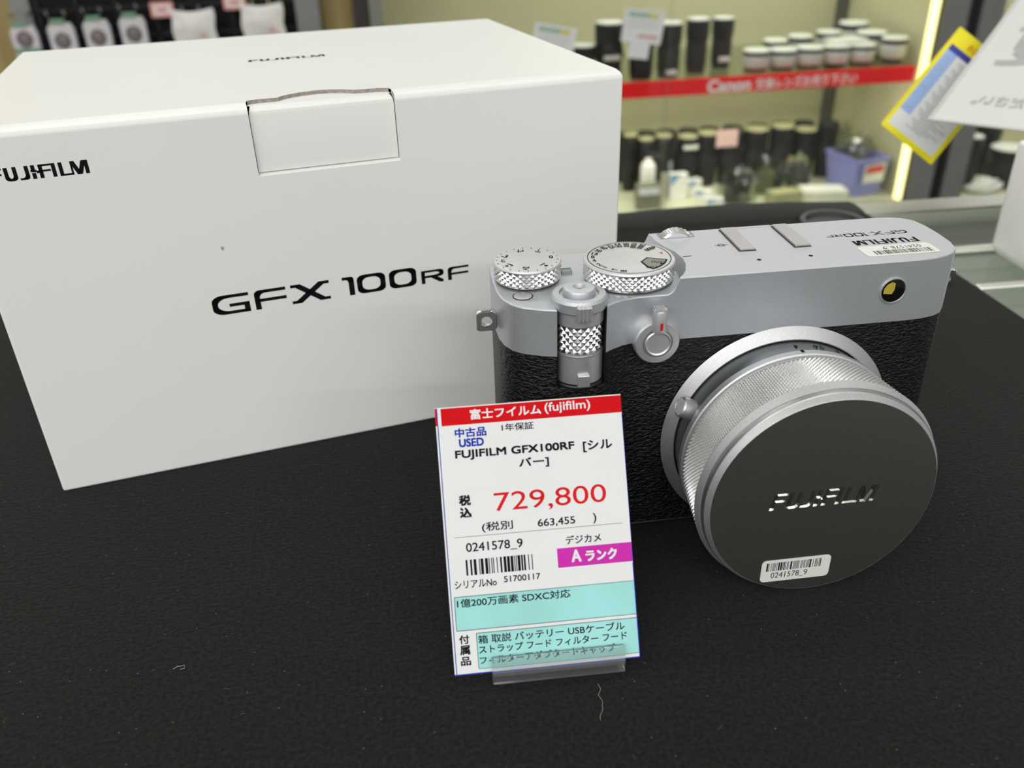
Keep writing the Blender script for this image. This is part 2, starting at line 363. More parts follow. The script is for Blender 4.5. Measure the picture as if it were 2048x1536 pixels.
area('showcase_light', tuple(v * .001 for v in W(760, 150, 424)), 0.8, 0.10, 4.4, (1.0, 0.96, 0.80), (0, 0, A8))
area('showcase_light', tuple(v * .001 for v in W(600, 40, -194)), 1.05, 0.04, 1.6, (1.0, 0.96, 0.80), (0, 0, A8))
area('showcase_light', tuple(v * .001 for v in W(1700, 150, 424)), 0.7, 0.10, 4.0, (1.0, 0.96, 0.80), (0, 0, A8))  # added lamp, only to brighten the side showcase

# second showcase to the right
sr = thing('side_showcase', 'grey framed showcase at the far right behind the white sign', 'showcase', W(0, 0, 0), A8)
MB().box(1205, 1262, 0, 45, -900, 430).build('post', mat('grey_frame', (140, 142, 140), 0.35, 0.7), sr)
MB().box(1264, 1290, 12, 60, -900, 430).build('post', mat('gap_shade_black', (20, 24, 22), 0.4), sr)  # no real post: black strip painting the shaded gap between the frames
MB().box(1292, 1345, 0, 45, -900, 430).build('post', mat('grey_frame', (140, 142, 140), 0.35, 0.7), sr)
MB().box(1345, 2200, -5, 420, -900, -520).build('base_cabinet', alu, sr)
MB().box(1345, 2200, -2, 415, -520, -515).build('floor_board', mat('showcase_floor', (196, 194, 168)), sr)
MB().box(1292, 2200, 415, 425, -900, 430).build('back_panel', mat('beige_panel', (192, 186, 144)), sr)
MB().box(1345, 2200, -8, -4, -515, 430).build('glass_door', thin_glass('showcase_glass'), sr)
MB().box(1352, 1400, 380, 414, -515, 430).build('post', mat('dark_post', (70, 64, 58)), sr)

# ------------------------------------------------------------------ display counter with the black board
AM = R(6.3)
ct = thing('display_counter', 'glass topped display counter with aluminium edge rails under the black felt board', 'counter', (213, 487, 0), AM)
MB().box(-900, 700, -760, 22, -900, -165).build('cabinet', mat('counter_grey', (150, 152, 146), 0.4, 0, 6, 0.04), ct)
MB().box(-900, 700, -752, 0, -165, -155).build('inner_deck', mat('counter_deck', (150, 155, 148), 0.5, 0, 6, 0.04), ct)
MB().box(-900, 700, -3, 2, -155, -29.5).build('inner_back', mat('counter_deck', (206, 210, 200)), ct)
MB().box(-900, 700, -6, 2, -29.5, -13.2).build('dark_band', mat('reflection_dark', (50, 53, 51), 0.3), ct)  # dark strip painting the glass's dark reflection band by the rail
area('counter_light', (0.40, 0.36, -0.03), 0.7, 0.03, 0.3, (1.0, 1.0, 0.93), (R(62), 0, AM))
MB().box(-900, 700, -756, 2, -13, -7.4).build('glass_top', thin_glass('counter_glass', (244, 249, 244), 1.1), ct)
MB().box(-900, 700, 2.5, 25, -166, -1.6).build('rail', alu, ct, bevel=2)
MB().box(-900, 700, -762, -756, -166, -6).build('rail', alu, ct, bevel=1)
MB().box(14, 700, -52, -47, -7.3, -4.6).build('trim_bar', mat('bright_trim', (238, 238, 232), 0.22, 0.75), ct, bevel=0.8)
MB().box(10, 52, -99, -94, -7.3, -5.6).build('trim_bar', mat('bright_trim', (238, 238, 232), 0.22, 0.75), ct, bevel=0.8)
bd = thing('felt_board', 'black felt covered display board lying on the glass counter', 'board', (213, 487, 0), AM)
# the board's slightly uneven felt surface
nx, ny = 120, 90; vs = []
for j in range(ny + 1):
    for i in range(nx + 1):
        x = -860 + 860 * i / nx; y = -720 + 720 * j / ny
        z = 0.0 if (i in (0, nx) or j in (0, ny)) else -0.02
        vs.append((x, y, z))
fs = [(j * (nx + 1) + i, j * (nx + 1) + i + 1, (j + 1) * (nx + 1) + i + 1, (j + 1) * (nx + 1) + i) for j in range(ny) for i in range(nx)]
mb = MB().add(vs, fs); mb.box(-860, 0, -720, 0, -7.2, -0.03)
mb.build('felt_top', M['cloth'], bd, angle=50)
mb = MB(); prof = [(math.cos(R(a)) * 12.6, math.sin(R(a)) * 6.4) for a in range(0, 181, 12)]
mb.rings([[(x, 13.4 + p[0], -1.2 + p[1] * (1 + .10 * math.sin(x * .05)) * min(1, (4 - x) / 60 + .25)) for p in prof] for x in range(-860, 1, 10)], closed=False)
mb.build('rolled_hem', mat('hem_felt', (42, 42, 40), 0.9, 0, 600, 0.2), bd, angle=60)

# ------------------------------------------------------------------ white carton
bx = thing('camera_carton', 'large white product box standing behind the price card, with a tuck flap and black lettering', 'box', (-152.14, 234.93, 0), R(17.75))
BW, BD, BH = 201.8, 151.3, 119.0
mb = MB()
slot = [(81.4, 7.2), (82.6, 7.9), (90.6, 8.0), (91.6, 9.6), (94, 11.2), (98, 12.9), (103, 13.8), (107, 13.2), (110.5, 11.6), (113.4, 9.6), (114.6, 8.9), (121.4, 8.4), (124.4, 7.0)]
FZ = 117.2; cham = [(5.0, 119.0), (2.2, 118.6), (0.6, 117.9), (0.0, FZ)]   # rounded fold from lid to front
TL, TR = 80.9, 124.8
fr = [(0, 0, 0), (BW, 0, 0), (BW, 0, FZ), (TR, 0, FZ), (TR, 0, 98.0), (TL, 0, 98.0), (TL, 0, FZ), (0, 0, FZ)]
mb.add(fr, [tuple(range(8))])
for xa, xb in ((0, TL), (TR, BW)):
    for (ya, za), (yb, zb) in zip(cham[:-1], cham[1:]): mb.add([(xa, yb, zb), (xb, yb, zb), (xb, ya, za), (xa, ya, za)], [(0, 1, 2, 3)])
tp = [(0, 5, BH), (TL, 5, BH)] + [(x, y, BH) for x, y in slot] + [(TR, 5, BH), (BW, 5, BH), (BW, BD, BH), (0, BD, BH)]
mb.add(tp, [tuple(range(len(tp)))])
side = [(5.0, BH)] + [(y, z) for y, z in cham[1:]] + [(0, 0), (BD, 0), (BD, BH)]
for x in (0, BW): mb.add([(x, y, z) for y, z in side], [tuple(range(len(side)))])
mb.add([(0, BD, 0), (BW, BD, 0), (BW, BD, BH), (0, BD, BH)], [(0, 1, 2, 3)])
mb.add([(0, 0, 0), (BW, 0, 0), (BW, BD, 0), (0, BD, 0)], [(0, 1, 2, 3)])
mb.build('carton_body', M['carton'], bx, angle=0, bevel=0.9, seg=4)
# notch walls: the board thickness seen round the tucked flap
mb = MB()
mb.add([(TL, 0, 98), (TR, 0, 98), (TR, 2.4, 99.0), (TL, 2.4, 99.0)], [(0, 1, 2, 3)])
for x in (TL, TR): mb.add([(x, 0, 98), (x, 0, FZ), (x, 5, BH), (x, 5, 98)], [(0, 1, 2, 3)])
mb.build('flap_edge', M['carton'], bx)
mb = MB(); n = len(slot); lo = 116.9
for i in range(n - 1):
    k = 6
    for q in range(k):
        a = q / k; b = (q + 1) / k
        pa = [slot[i][c] + (slot[i + 1][c] - slot[i][c]) * a for c in (0, 1)]; pb = [slot[i][c] + (slot[i + 1][c] - slot[i][c]) * b for c in (0, 1)]
        w = 0.25 * (q % 2)
        mb.add([(pa[0], pa[1] + w, lo), (pb[0], pb[1] + .25 - w, lo), (pb[0], pb[1], BH - 0.05), (pa[0], pa[1], BH - 0.05)], [(0, 1, 2, 3)])
mb.build('corrugated_slot', M['cartonedge'], bx, angle=0)
mb = MB(); lid = [(x, y) for x, y in slot]
L = TL + 0.22; Rr = TR - 0.22; zt = 117.9; fo = [(4.6, zt), (2.6, zt - 0.2), (1.5, zt - 1.0), (1.15, zt - 2.2), (1.25, 98.9)]
mb.add([(x, y + 0.3, zt) for x, y in slot[::-1]] + [(L, 4.6, zt), (Rr, 4.6, zt)], [tuple(range(n + 2))])
cut = [0.0, 0.6, 1.2, 0.5, 0.0]
for k in range(4):
    (ya, za), (yb, zb) = fo[k], fo[k + 1]
    a0 = (2.2, 1.4, 0.5, 0, 0)[k]; a1 = (2.2, 1.4, 0.5, 0, 0)[k + 1]
    mb.add([(L + a0 * .35, ya, za), (Rr - a0 * .35, ya, za), (Rr - a1 * .35, yb, zb), (L + a1 * .35, yb, zb)], [(0, 1, 2, 3)])
mb.build('tuck_flap', M['carton'], bx, angle=22)
FB = basis((0, -0.06, 0), (1, 0, 0), (0, 0, 1))
mb = MB(); fuji(mb, 9.3, 104.6, 25.5, 3.85, FB); mb.build('maker_lettering', M['ink'], bx, angle=0)
mb = MB(); gfx(mb, 59.5, 54.75, 85.7, 6.7, FB); mb.build('model_lettering', M['ink'], bx, angle=0)
mb = MB(); fuji(mb, 86.6, 78.6, 28.2, 4.2, T(0, 0, BH + 0.06)); mb.build('lid_lettering', M['ink'], bx, angle=0)
mb = MB(); mb.add([(66.2 + .5 * math.cos(a) * (1 + .3 * math.sin(3 * a)), -0.05, 77 + .7 * math.sin(a)) for a in [i * PI / 4 for i in range(8)]], [tuple(range(8))])
mb.build('scuff', mat('scuff_grey', (168, 168, 160), 0.6), bx, angle=0)

# ------------------------------------------------------------------ the silver and black camera
cm = thing('digital_camera', 'silver and black digital camera with a large capped lens', 'camera', (-3.6, 203.44, 0), R(6.3))
TOPZ, DECK, SIL, LEA = 82.26, 77.7, 64.1, 1.5
fl = [(1.0, 24), (1.0, 16), (1.4, 9), (2.4, 4.6), (4.2, 1.2), (6, -0.5), (8, -1.7), (12, -3.4), (15.4, -4.4)]
notch = [(15.4, 4.5), (28.6, 4.5)]
fm = [(28.6, -4.2), (31, -2.5), (34, -0.9), (37.5, -0.15), (41, 0), (45.9, 0)]
fr_ = [(49, 0), (115, 0), (120, .4), (124, 1.4), (127, 3.0), (129.4, 5.8), (130.8, 11), (131.2, 18), (131, 25), (130, 29.5), (127.5, 32.2), (124, 33.5), (118, 33.9), (49.5, 33.9)]
bl = [(46, 33.9), (6, 33.9), (2.6, 32), (1.2, 28.5)]
full = fl + notch + fm + fr_ + bl
plain = fl + [(19, -4.9), (25, -4.9)] + fm + fr_ + bl
# leather body
mb = MB(); mb.prism(inset(plain, 0.15), LEA, 55.0); mb.prism(inset(full, 0.15), 55.0, SIL)
body = mb.build('leather_body', M['leather'], cm, angle=30)
mb = MB(); o1 = inset(plain, 0.35); mb.rings([[(x, y, z) for x, y in inset(plain, d)] for d, z in ((0.7, 0.0), (0.2, 0.35), (0.05, 1.2), (0.25, LEA + .05))])
mb.build('base_plate', M['darkmetal'], cm, angle=30)
# top plate: walls with a chamfered rim, low deck on the left, raised housing on the right
def zat(x, y, low):
    return DECK if low else TOPZ
slope = [(0.22, 0.25), (0.5, 1.0), (0.78, 2.7)]
ol = []
for p in fl + notch + fm: ol.append((p[0], p[1], DECK))
for t, dz in slope: ol.append((45.9 + 3.1 * t, 0, DECK + dz))
for p in fr_: ol.append((p[0], p[1], TOPZ))
for t, dz in slope[::-1]: ol.append((46 + 3.5 * t, 33.9, DECK + dz))
for p in bl: ol.append((p[0], p[1], DECK))
oin = inset([(x, y) for x, y, z in ol], 0.34); omid = inset([(x, y) for x, y, z in ol], 0.10)
mb = MB()
r0 = [(x, y, SIL) for x, y, z in ol]; r1 = [(x, y, z - 0.36) for x, y, z in ol]; r15 = [(a[0], a[1], z - 0.10) for a, (x, y, z) in zip(omid, ol)]
rin = [(a[0], a[1], z) for a, (x, y, z) in zip(oin, ol)]
mb.rings([[(x, y, SIL) for x, y in inset([(p[0], p[1]) for p in ol], 0.25)], r0, r1, r15, rin], False, False)
nA = len(fl + notch + fm)
iL0 = nA - 1; iU0 = nA + 3; iU1 = iU0 + len(fr_) - 1; iL1 = iU1 + 4
lowl = [(48, 1.4), (50, 4.5), (51.6, 9), (52, 13), (51.3, 18), (49.2, 23), (46.8, 28)]
upl = [(50.3, 1.8), (51.8, 4.5), (53.2, 9), (53.6, 13), (52.9, 18), (51, 23), (49.8, 28)]
deck = [rin[i] for i in range(0, iL0 + 1)] + [(x, y, DECK) for x, y in lowl] + [rin[i] for i in range(iL1, len(ol))]
mb.add(deck, [tuple(range(len(deck)))])
hi = [rin[i] for i in range(iU0, iU1 + 1)] + [(x, y, TOPZ) for x, y in upl[::-1]]
mb.add(hi, [tuple(range(len(hi)))])
cols = []
for a, b in zip(lowl, upl):
    cols.append([(a[0], a[1], DECK)] + [(a[0] + (b[0] - a[0]) * t, a[1] + (b[1] - a[1]) * t, DECK + dz) for t, dz in slope] + [(b[0], b[1], TOPZ)])
first = [rin[i] for i in range(iL0, iU0 + 1)]; last = [rin[i] for i in range(iL1, iU1 - 1, -1)]
mb.rings([first] + cols + [last], False, False, closed=False)
mb.build('top_plate', M['silver'], cm, angle=21)
# black sheets that paint the shade inside the grip recess
mb = MB().box(15.42, 15.55, -4.3, 4.4, 55, 77.2); mb.box(28.45, 28.58, -4.1, 4.4, 55, 77.2); mb.box(15.5, 28.5, 4.0, 4.45, 55, 77.5)
mb.build('recess_shade', M['dark'], cm)
mb = MB(); mb.tube([(2 + 3.1 * math.sin(a), 0, 0) for a in (0,)] + [(2, 0, 0)], .1) if False else None
# front column: collar, knurled ring, lower ring, levers
cx, cy = 22.0, 0.3
mb = MB().lathe([(6.7, 73.0), (6.7, 76.4), (7.2, 76.6), (7.45, 77.0), (7.45, 79.4), (6.9, 80.1), (5.3, 80.2), (5.1, 79.4), (4.4, 79.4)], 72, cx, cy)
fc = mb.build('shutter_collar', M['silver'], cm, angle=28)
mb = MB(); [mb.box(cx - 2.0 + k * 1.05, cx - 2.0 + k * 1.05 + .62, -9.0, -6.0, 75.6, 79.7) for k in range(4)]; mb.box(cx - 2.1, cx + 1.9, -8.5, -5.8, 75.8, 79.4)
mb.build('power_lever', M['silver2'], fc, bevel=0.25)
mb = MB().lathe([(4.35, 78.6), (4.35, 80.9), (4.0, 81.6), (3.0, 81.9), (1.7, 81.85), (1.45, 81.2), (1.3, 80.4)], 56, cx, cy); sb = mb.build('shutter_button', M['silver'], cm, angle=30)
mb = MB().lathe([(1.32, 80.5), (0.9, 80.9), (0.5, 80.6), (0.01, 80.6)], 24, cx, cy); mb.build('cable_socket', mat('brass', (150, 120, 60), .3, 1), sb)
mb = MB().knurl(6.1, 64.6, 72.5, 19, 8, 0.55, cx, cy); kr = mb.build('front_knurled_dial', M['knurl'], cm, angle=0)
mb = MB().lathe([(5.4, 63.9), (6.6, 64.0), (6.65, 64.35), (5.6, 64.6)], 64, cx, cy); mb.lathe([(5.6, 72.5), (6.5, 72.65), (6.65, 73.0)], 64, cx, cy, False, False); mb.build('dial_rim', M['silver2'], kr)
mb = MB().lathe([(6.6, 56.0), (6.62, 63.9), (5.6, 64.1)], 64, cx, cy); lr = mb.build('front_lower_dial', M['silver2'], cm)
mb = MB().box(cx - 1.5, cx + 1.9, -7.3, -4.9, 55.5, 59.2); mb.build('dial_tab', M['silver2'], lr, bevel=0.35)
mb = MB().lathe([(6.2, 54.9), (7.0, 54.9), (7.1, 55.3), (6.9, 55.7), (6.2, 55.7)], 64, cx, cy, False, False); mb.build('column_flange', M['darkmetal'], cm)
# function button on the deck
mb = MB().lathe([(2.75, DECK - .2), (2.75, DECK + .12), (2.5, DECK + .12), (2.45, DECK - .1)], 48, 7.9, 5.9); fb = mb.build('function_button', M['darkmetal'], cm)
MB().lathe([(2.45, DECK - .2), (2.45, DECK + .16), (2.3, DECK + .26)], 48, 7.9, 5.9).build('button_top', M['silver2'], fb)
# dials
def radial(mb, lab, a, r, cx, cy, z, h, flip=1, wid=None):
    d = Vector((-math.cos(R(a)), -math.sin(R(a)), 0)); up = Vector((-d.y, d.x, 0))
    w = wid or h * .60 * len(lab)
    o = Vector((cx, cy, z)) - d * (r + w / 2) - up * (h / 2)
    text(mb, lab, 0, 0, w, h, basis(o, d, up), bold=0.03, prop=True)
def dial(name, cx, cy, r, z0, z1, nc, rows, kh):
    mb = MB().lathe([(r * .86, z0 - .8), (r * .88, z0), (r - .7, z0)], 64, cx, cy, False, False)
    d = mb.build(name, M['darkmetal'], cm)
    MB().knurl(r - kh, z0, z1 - .9, nc, rows, kh, cx, cy).build('knurled_rim', M['knurl'], d, angle=0)
    MB().lathe([(r - kh, z1 - .9), (r - .15, z1 - .75), (r, z1 - .5), (r - .3, z1 - .1), (r - .8, z1), (0.01, z1 + .06)], 96, cx, cy, False, False).build('dial_face', M['silver2'], d, angle=25)
    return d
ed = dial('exposure_dial', 10.8, 17.4, 9.45, 78.3, 83.5, 29, 6, 0.55)
mb = MB()
for lab, a in (('0', 3), ('-1', 53), ('-2', 99), ('-3', 151), ('C', 181), ('+3', 213), ('+2', 259), ('+1', 308)): radial(mb, lab, a, 6.7, 10.8, 17.4, 83.62, 1.75)
for k in range(21):
    a = R(3 - 17.0 * k + 190); c, s = math.cos(a), math.sin(a); o = Vector((10.8 + 8.2 * c, 17.4 + 8.2 * s, 83.6)); t = Vector((-s, c, 0)) * .11; q = Vector((c, s, 0)) * .5
    mb.add([o - t, o + t, o + t + q, o - t + q], [(0, 1, 2, 3)])
mb.build('dial_numbers', M['ink'], ed, angle=0)
sd_ = dial('shutter_speed_dial', 38.4, 13.2, 12.6, 78.2, 83.6, 42, 6, 0.5)
mb = MB()
for lab, a in (('4000', 35), ('2000', 54), ('1000', 68), ('500', 81), ('250', 95), ('125', 109), ('60', 123), ('30', 139), ('15', 154), ('8', 168), ('4', 184), ('2', 202), ('1', 215), ('T', 234), ('B', 248)):
    radial(mb, lab, a, {4: 8.9, 3: 9.3, 2: 9.6, 1: 9.9}[len(lab)], 38.4, 13.2, 83.73, 1.6)
o = Vector((38.4, 13.2, 83.7)); n = 64
for i in range(n):
    a, b = 2 * PI * i / n, 2 * PI * (i + 1) / n
    mb.add([o + Vector((r * math.cos(t), r * math.sin(t), 0)) for r, t in ((11.25, a), (11.45, a), (11.45, b), (11.25, b))], [(0, 1, 2, 3)])
mb.add([o + Vector(p) for p in ((7.0, -6.7, .03), (7.7, -6.7, .03), (7.7, -6.0, .03), (7.0, -6.0, .03))], [(0, 1, 2, 3)])
mb.build('dial_numbers', M['ink'], sd_, angle=0)
mb = MB(); radial(mb, 'A', 8, 9.6, 38.4, 13.2, 83.73, 1.3); mb.build('red_letter', M['redink'], sd_, angle=0)
mb = MB(); mb.cur = 0; win = [(2.2, -3.9), (3.0, -7.9)] + [(10.4 * math.cos(R(a)), 10.4 * math.sin(R(a))) for a in (-66, -58, -50, -42, -34, -26, -20)] + [(4.6, -1.2)]
mb.add([o + Vector((x, y, .02)) for x, y in win], [tuple(range(len(win)))])
mb.cur = 1; win2 = inset(win, 0.45); mb.add([o + Vector((x, y, .03)) for x, y in win2], [tuple(range(len(win2)))])
mb.cur = 0; text(mb, '200', 0, 0, 3.2, 1.5, basis(o + Vector((8.3, -4.9, .05)), (-.78, .30, 0), (-.30, -.78, 0)), bold=0.0)
text(mb, '100', 0, 0, 2.8, 1.2, basis(o + Vector((5.6, -7.6, .05)), (-.9, .1, 0), (-.1, -.9, 0)))
mb.build('sensitivity_window', [M['ink'], mat('window_grey', (128, 126, 116), .5)], sd_, angle=0)
mb = MB().box(20.6, 23.6, 18.4, 20.4, DECK - .2, DECK + 1.2); ix = mb.build('dial_index', M['silver3'], cm, bevel=.2)
mb = MB(); quad(mb, 20.7, 19.8, 23.3, 20.15, T(0, 0, DECK + 1.22)); mb.build('index_mark', M['ink'], ix, angle=0)
mb = MB(); quad(mb, 53.9, 14.0, 56.4, 14.35, T(0, 0, TOPZ + .03)); mb.build('shutter_index', M['ink'], cm, angle=0)
# strap lugs
def lug(cxx, cyy, cz):
    n = 48; out = []; inn = []
    for i in range(n):
        a = 2 * PI * i / n; c, s = math.cos(a), math.sin(a); k = (abs(c) ** 5 + abs(s) ** 5) ** (-1 / 5) * 3.05
        out.append((c * k, s * k)); inn.append((1.35 * c, 1.35 * s))
    mb = MB(); ro = lambda P, d, k=1: [(cxx + x * k, cyy + d, cz + y * k) for x, y in P]
    mb.rings([ro(inn, -.6), ro(inn, -1.1, 1.15), ro(out, -1.1, .9), ro(out, -.6), ro(out, .6), ro(out, 1.1, .9), ro(inn, 1.1, 1.15), ro(inn, .6), ro(inn, -.6)], False, False)
    return mb.build('strap_lug', M['chrome'], cm, angle=40)
lug(-1.9, 9.5, 69.8); lug(133.0, 13, 70.0)
# round window on the front
FC = basis((0, 0, 0), (1, 0, 0), (0, 0, 1))
def front(mb, k=0, cu=0, cw=0): return mb.tf(basis((cu, 0, cw), (1, 0, 0), (0, 0, 1)), k)      # z of the shape -> out of the front
mb = front(MB().lathe([(3.95, 0.02), (3.9, .35), (3.55, .4), (3.2, -.3)], 56, cap0=False, cap1=False), 0, 109.6, 73.6); wn = mb.build('sensor_window', M['silver2'], cm)
mb = front(MB().lathe([(3.5, .06), (3.0, .10), (2.1, .22), (0.01, .26)], 48, cap0=False, cap1=False), 0, 109.6, 73.6); mb.build('window_glass', mat('dark_window', (10, 10, 10), 0.05, 0, 100, .02, spec=.8), wn)
mb = MB(); mb.add([(-2.9, -.6, .3), (-.4, -.9, .3), (.2, .4, .3), (.15, 2.3, .3), (-.9, 2.7, .3), (-2.2, 2.0, .3), (-2.9, .8, .3)], [tuple(range(7))]); front(mb, 0, 109.6, 73.6).build('yellow_glint', mat('glint_yellow', (176, 160, 60), .3), wn, angle=0)  # yellow glint on the window, painted as a flat patch
# ratio lever and button on the front
mb = front(MB().lathe([(6.3, 0.02), (6.25, 2.6), (5.9, 3.1), (4.2, 3.2), (4.05, 2.4), (3.2, 2.4)], 72, cap0=False, cap1=False), 0, 43.0, 65.0); fb2 = mb.build('front_switch', M['silver2'], cm, angle=28)
front(MB().lathe([(3.75, 2.2), (3.7, 3.5), (3.4, 3.75), (2.95, 3.5), (0.01, 3.45)], 64, cap0=False, cap1=False), 0, 43.0, 65.0).build('switch_button', M['silver2'], fb2, angle=28)
mb = MB().lathe([(2.05, 69.0), (2.05, 74.6), (1.8, 75.2), (0.01, 75.3)], 32, 43.1, -3.4); [mb.box(41.6 + k * .6, 41.85 + k * .6, -5.2, -1.6, 75.1, 75.55) for k in range(5)]
mb.build('switch_lever', M['silver2'], fb2, angle=30)
MB().box(42.75, 43.5, -5.52, -5.2, 69.9, 72.0).build('red_mark', M['redink'], fb2)
# hot shoe
for k, (xa, xb) in enumerate(((70.7, 75.0), (86.8, 91.1))):
    mb = MB().box(xa - .35, xb + .35, 14.7, 32.6, TOPZ - .05, TOPZ + .12); hs = mb.build('hot_shoe_rail', M['darkmetal'], cm)
    MB().box(xa, xb, 15.1, 32.4, TOPZ, TOPZ + .75).build('rail_plate', mat('shoe_plate', (188, 184, 187), .45, .8), hs, bevel=.15)
mb = MB().box(75.2, 86.6, 32.4, 33.6, TOPZ - .02, TOPZ + .15); mb.build('shoe_stop', M['silver'], cm)
# marks and lettering on the top plate
TP = T(0, 0, TOPZ + .03); mb = MB()
for x, y in ((73.5, 8.0), (88.3, 8.1)): mb.add([(x + .62 * math.cos(a), y + .62 * math.sin(a), TOPZ + .03) for a in [i * PI / 8 for i in range(16)]], [tuple(range(16))])
for i in range(24):
    a, b = 2 * PI * i / 24, 2 * PI * (i + 1) / 24; mb.add([(67.1 + r * math.cos(t), 20.5 + r * math.sin(t), TOPZ + .03) for r, t in ((.75, a), (1.0, a), (1.0, b), (.75, b))], [(0, 1, 2, 3)])
quad(mb, 65.2, 20.38, 69.0, 20.62, TP)
RV = basis((0, 0, TOPZ + .03), (-1, 0, 0), (0, -1, 0))
fuji(mb, -122.8, -16.4, 18.8, 3.5, RV)
mb.build('top_lettering', M['ink'], cm, angle=0)
mb = MB(); gfx(mb, -123.0, -22.3, 24.2, 2.6, RV); mb.build('model_lettering', mat('grey_ink', (92, 84, 84), .5), cm, angle=0)
def sticker(x0, y0, x1, y1, M4, parent, seed):
    mb = MB(); mb.prism(rrect(x0, y0, x1, y1, 1.3), 0.01, 0.09); mb.cur = 1; w = x1 - x0; h = y1 - y0
    barcode(mb, x0 + .07 * w, y0 + .5 * h, x0 + .86 * w, y0 + .88 * h, Matrix(), 34, seed, 0.12); text(mb, '0241578_9', x0 + .15 * w, y0 + .12 * h, x0 + .68 * w, y0 + .42 * h, Matrix(), z=0.12)
    mb.tf(M4); return mb.build('barcode_sticker', [M['sticker'], mat('blue_black_ink', (34, 36, 60), .5)], parent, angle=20)
sticker(-124.1, -11.5, -103.0, -4.2, RV, cm, 3)
# rear command wheel standing up through the top plate
mb = MB().knurl(5.7, -1.9, 1.9, 26, 6, 0.4); mb.lathe([(5.7, 1.9), (5.2, 2.3), (0.01, 2.3)], 48, cap0=False, cap1=False)
mb.tf(basis((56.8, 31.0, 78.3), (1, 0, 0), (0, 0, 1))); mb.build('rear_command_wheel', M['knurl'], cm, angle=0)
mb = MB().box(51.6, 62.0, 28.4, 33.3, TOPZ - .02, TOPZ + .06); mb.build('wheel_slot', M['silver3'], cm)

# lens
LU, LW = 80.77, 31.26
def lens(prof, n=128, **k): return front(MB().lathe(prof, n, **k), 0, LU, LW)
lens([(34.0, 0.02), (34.1, .25), (33.45, .75), (31.0, 2.3), (30.7, 2.2), (30.6, 1.3)], cap0=False, cap1=False).build('lens_base_ring', M['lensbright'], cm, angle=25)
ap = lens([(30.3, 1.2), (30.35, 8.0), (30.1, 8.5), (29.6, 8.6)], cap0=False, cap1=False).build('aperture_ring', M['ringgrey'], cm, angle=25)
mb = MB().lathe([(3.0, 29.6), (2.95, 33.6), (2.6, 34.0), (2.5, 33.8)], 40, cap0=False, cap1=False)
N_ = 12
for i in range(-N_ // 2, N_ // 2):
    for j in range(-N_ // 2, N_ // 2):
        x, y = (i + .5) * .46, (j + .5) * .46
        if x * x + y * y < 2.45 ** 2: mb.add([(x - .23, y - .23, 33.8), (x + .23, y - .23, 33.8), (x + .23, y + .23, 33.8), (x - .23, y + .23, 33.8), (x, y, 34.15)], [(0, 1, 4), (1, 2, 4), (2, 3, 4), (3, 0, 4)])
a = R(155); d = Vector((math.cos(a), 0, math.sin(a)))
mb.tf(basis((LU, -5.0, LW), (0, -1, 0), (-d.z, 0, d.x)) if False else Matrix.Translation((LU, -5.0, LW)) @ Matrix(((0, -d.z, d.x, 0), (-1, 0, 0, 0), (0, d.x, d.z, 0), (0, 0, 0, 1))))
mb.build('aperture_tab', M['silver2'], ap, angle=30)
mb = MB()
for lab, an in (('4', 89), ('5.6', 76.5), ('8', 65), ('11', 55)):
    a = R(an); rad = Vector((math.cos(a), 0, math.sin(a))); tan = Vector((-math.sin(a), 0, math.cos(a))); w = 1.1 * len(lab) * .9
    text(mb, lab, -w / 2, -.9, w / 2, .9, basis(Vector((LU, -5.4, LW)) + rad * 30.5, tan, (0, -1, 0)), bold=.04)
mb.build('aperture_numbers', M['ink'], ap, angle=0)
ir = lens([(29.8, 8.6), (29.8, 9.3), (30.6, 9.4), (31.3, 9.5), (31.5, 9.7), (31.5, 11.7), (31.1, 12.0), (30.5, 12.1), (30.4, 13.3), (31.0, 13.35)], cap0=False, cap1=False).build('index_ring', M['lensbright'], cm, angle=25)
mb = MB(); rad = Vector((math.cos(R(90)), 0, 1)); quad(mb, -.45, -1.0, .45, .5, basis((LU + .1, -10.4, LW + 31.52), (1, 0, 0), (0, -1, 0))); mb.build('index_mark', M['ink'], ir, angle=0)
front(MB().knurl(30.7, 13.3, 28.7, 150, 24, 0.85, r1=32.2), 0, LU, LW).build('control_ring', M['knurl'], cm, angle=0)
lens([(32.3, 28.6), (33.0, 28.9), (33.05, 29.1), (32.25, 31.0), (32.0, 31.1)], cap0=False, cap1=False).build('hood_ring', M['lensbright'], cm, angle=25)
cp = lens([(31.6, 32.7), (30.62, 34.22), (30.5, 34.3), (30.3, 34.0)], 160, cap0=False, cap1=False).build('lens_cap', M['lensbright'], cm, angle=18)
lens([(32.0, 31.0), (31.85, 31.3), (31.8, 32.55), (31.6, 32.7)], 160, cap0=False, cap1=False).build('cap_rim', M['silver3'], cp, angle=25)
CF = basis((LU, -34.3, LW), (1, 0, 0), (0, 0, 1))
fo = lens([(30.46, 33.3), (30.46, 34.32)], 160).build('cap_face', M['cap'], cp, angle=18)
mb = MB(); fuji(mb, -14.6, -1.7, 28.4, 5.2, CF @ T(0, 0, -.45), depth=1.0, slant=.26)
cut = mb.build('cap_letters', mat('engraved_polish', (206, 205, 200), .16, 1.0), cm, angle=0, weld=False)
bo = fo.modifiers.new('engrave', 'BOOLEAN'); bo.operation = 'DIFFERENCE'; bo.object = cut; bo.solver = 'EXACT'; bo.use_self = True; bo.material_mode = 'TRANSFER'
bpy.context.view_layer.update()
fm2 = bpy.data.meshes.new_from_object(fo.evaluated_get(bpy.context.evaluated_depsgraph_get())); fo.modifiers.clear(); fo.data = fm2
for p in fm2.polygons: p.use_smooth = False
bpy.data.objects.remove(cut)
sticker(-14.2, -26.6, 5.4, -19.0, CF @ T(0, 0, .03), cp, 5)

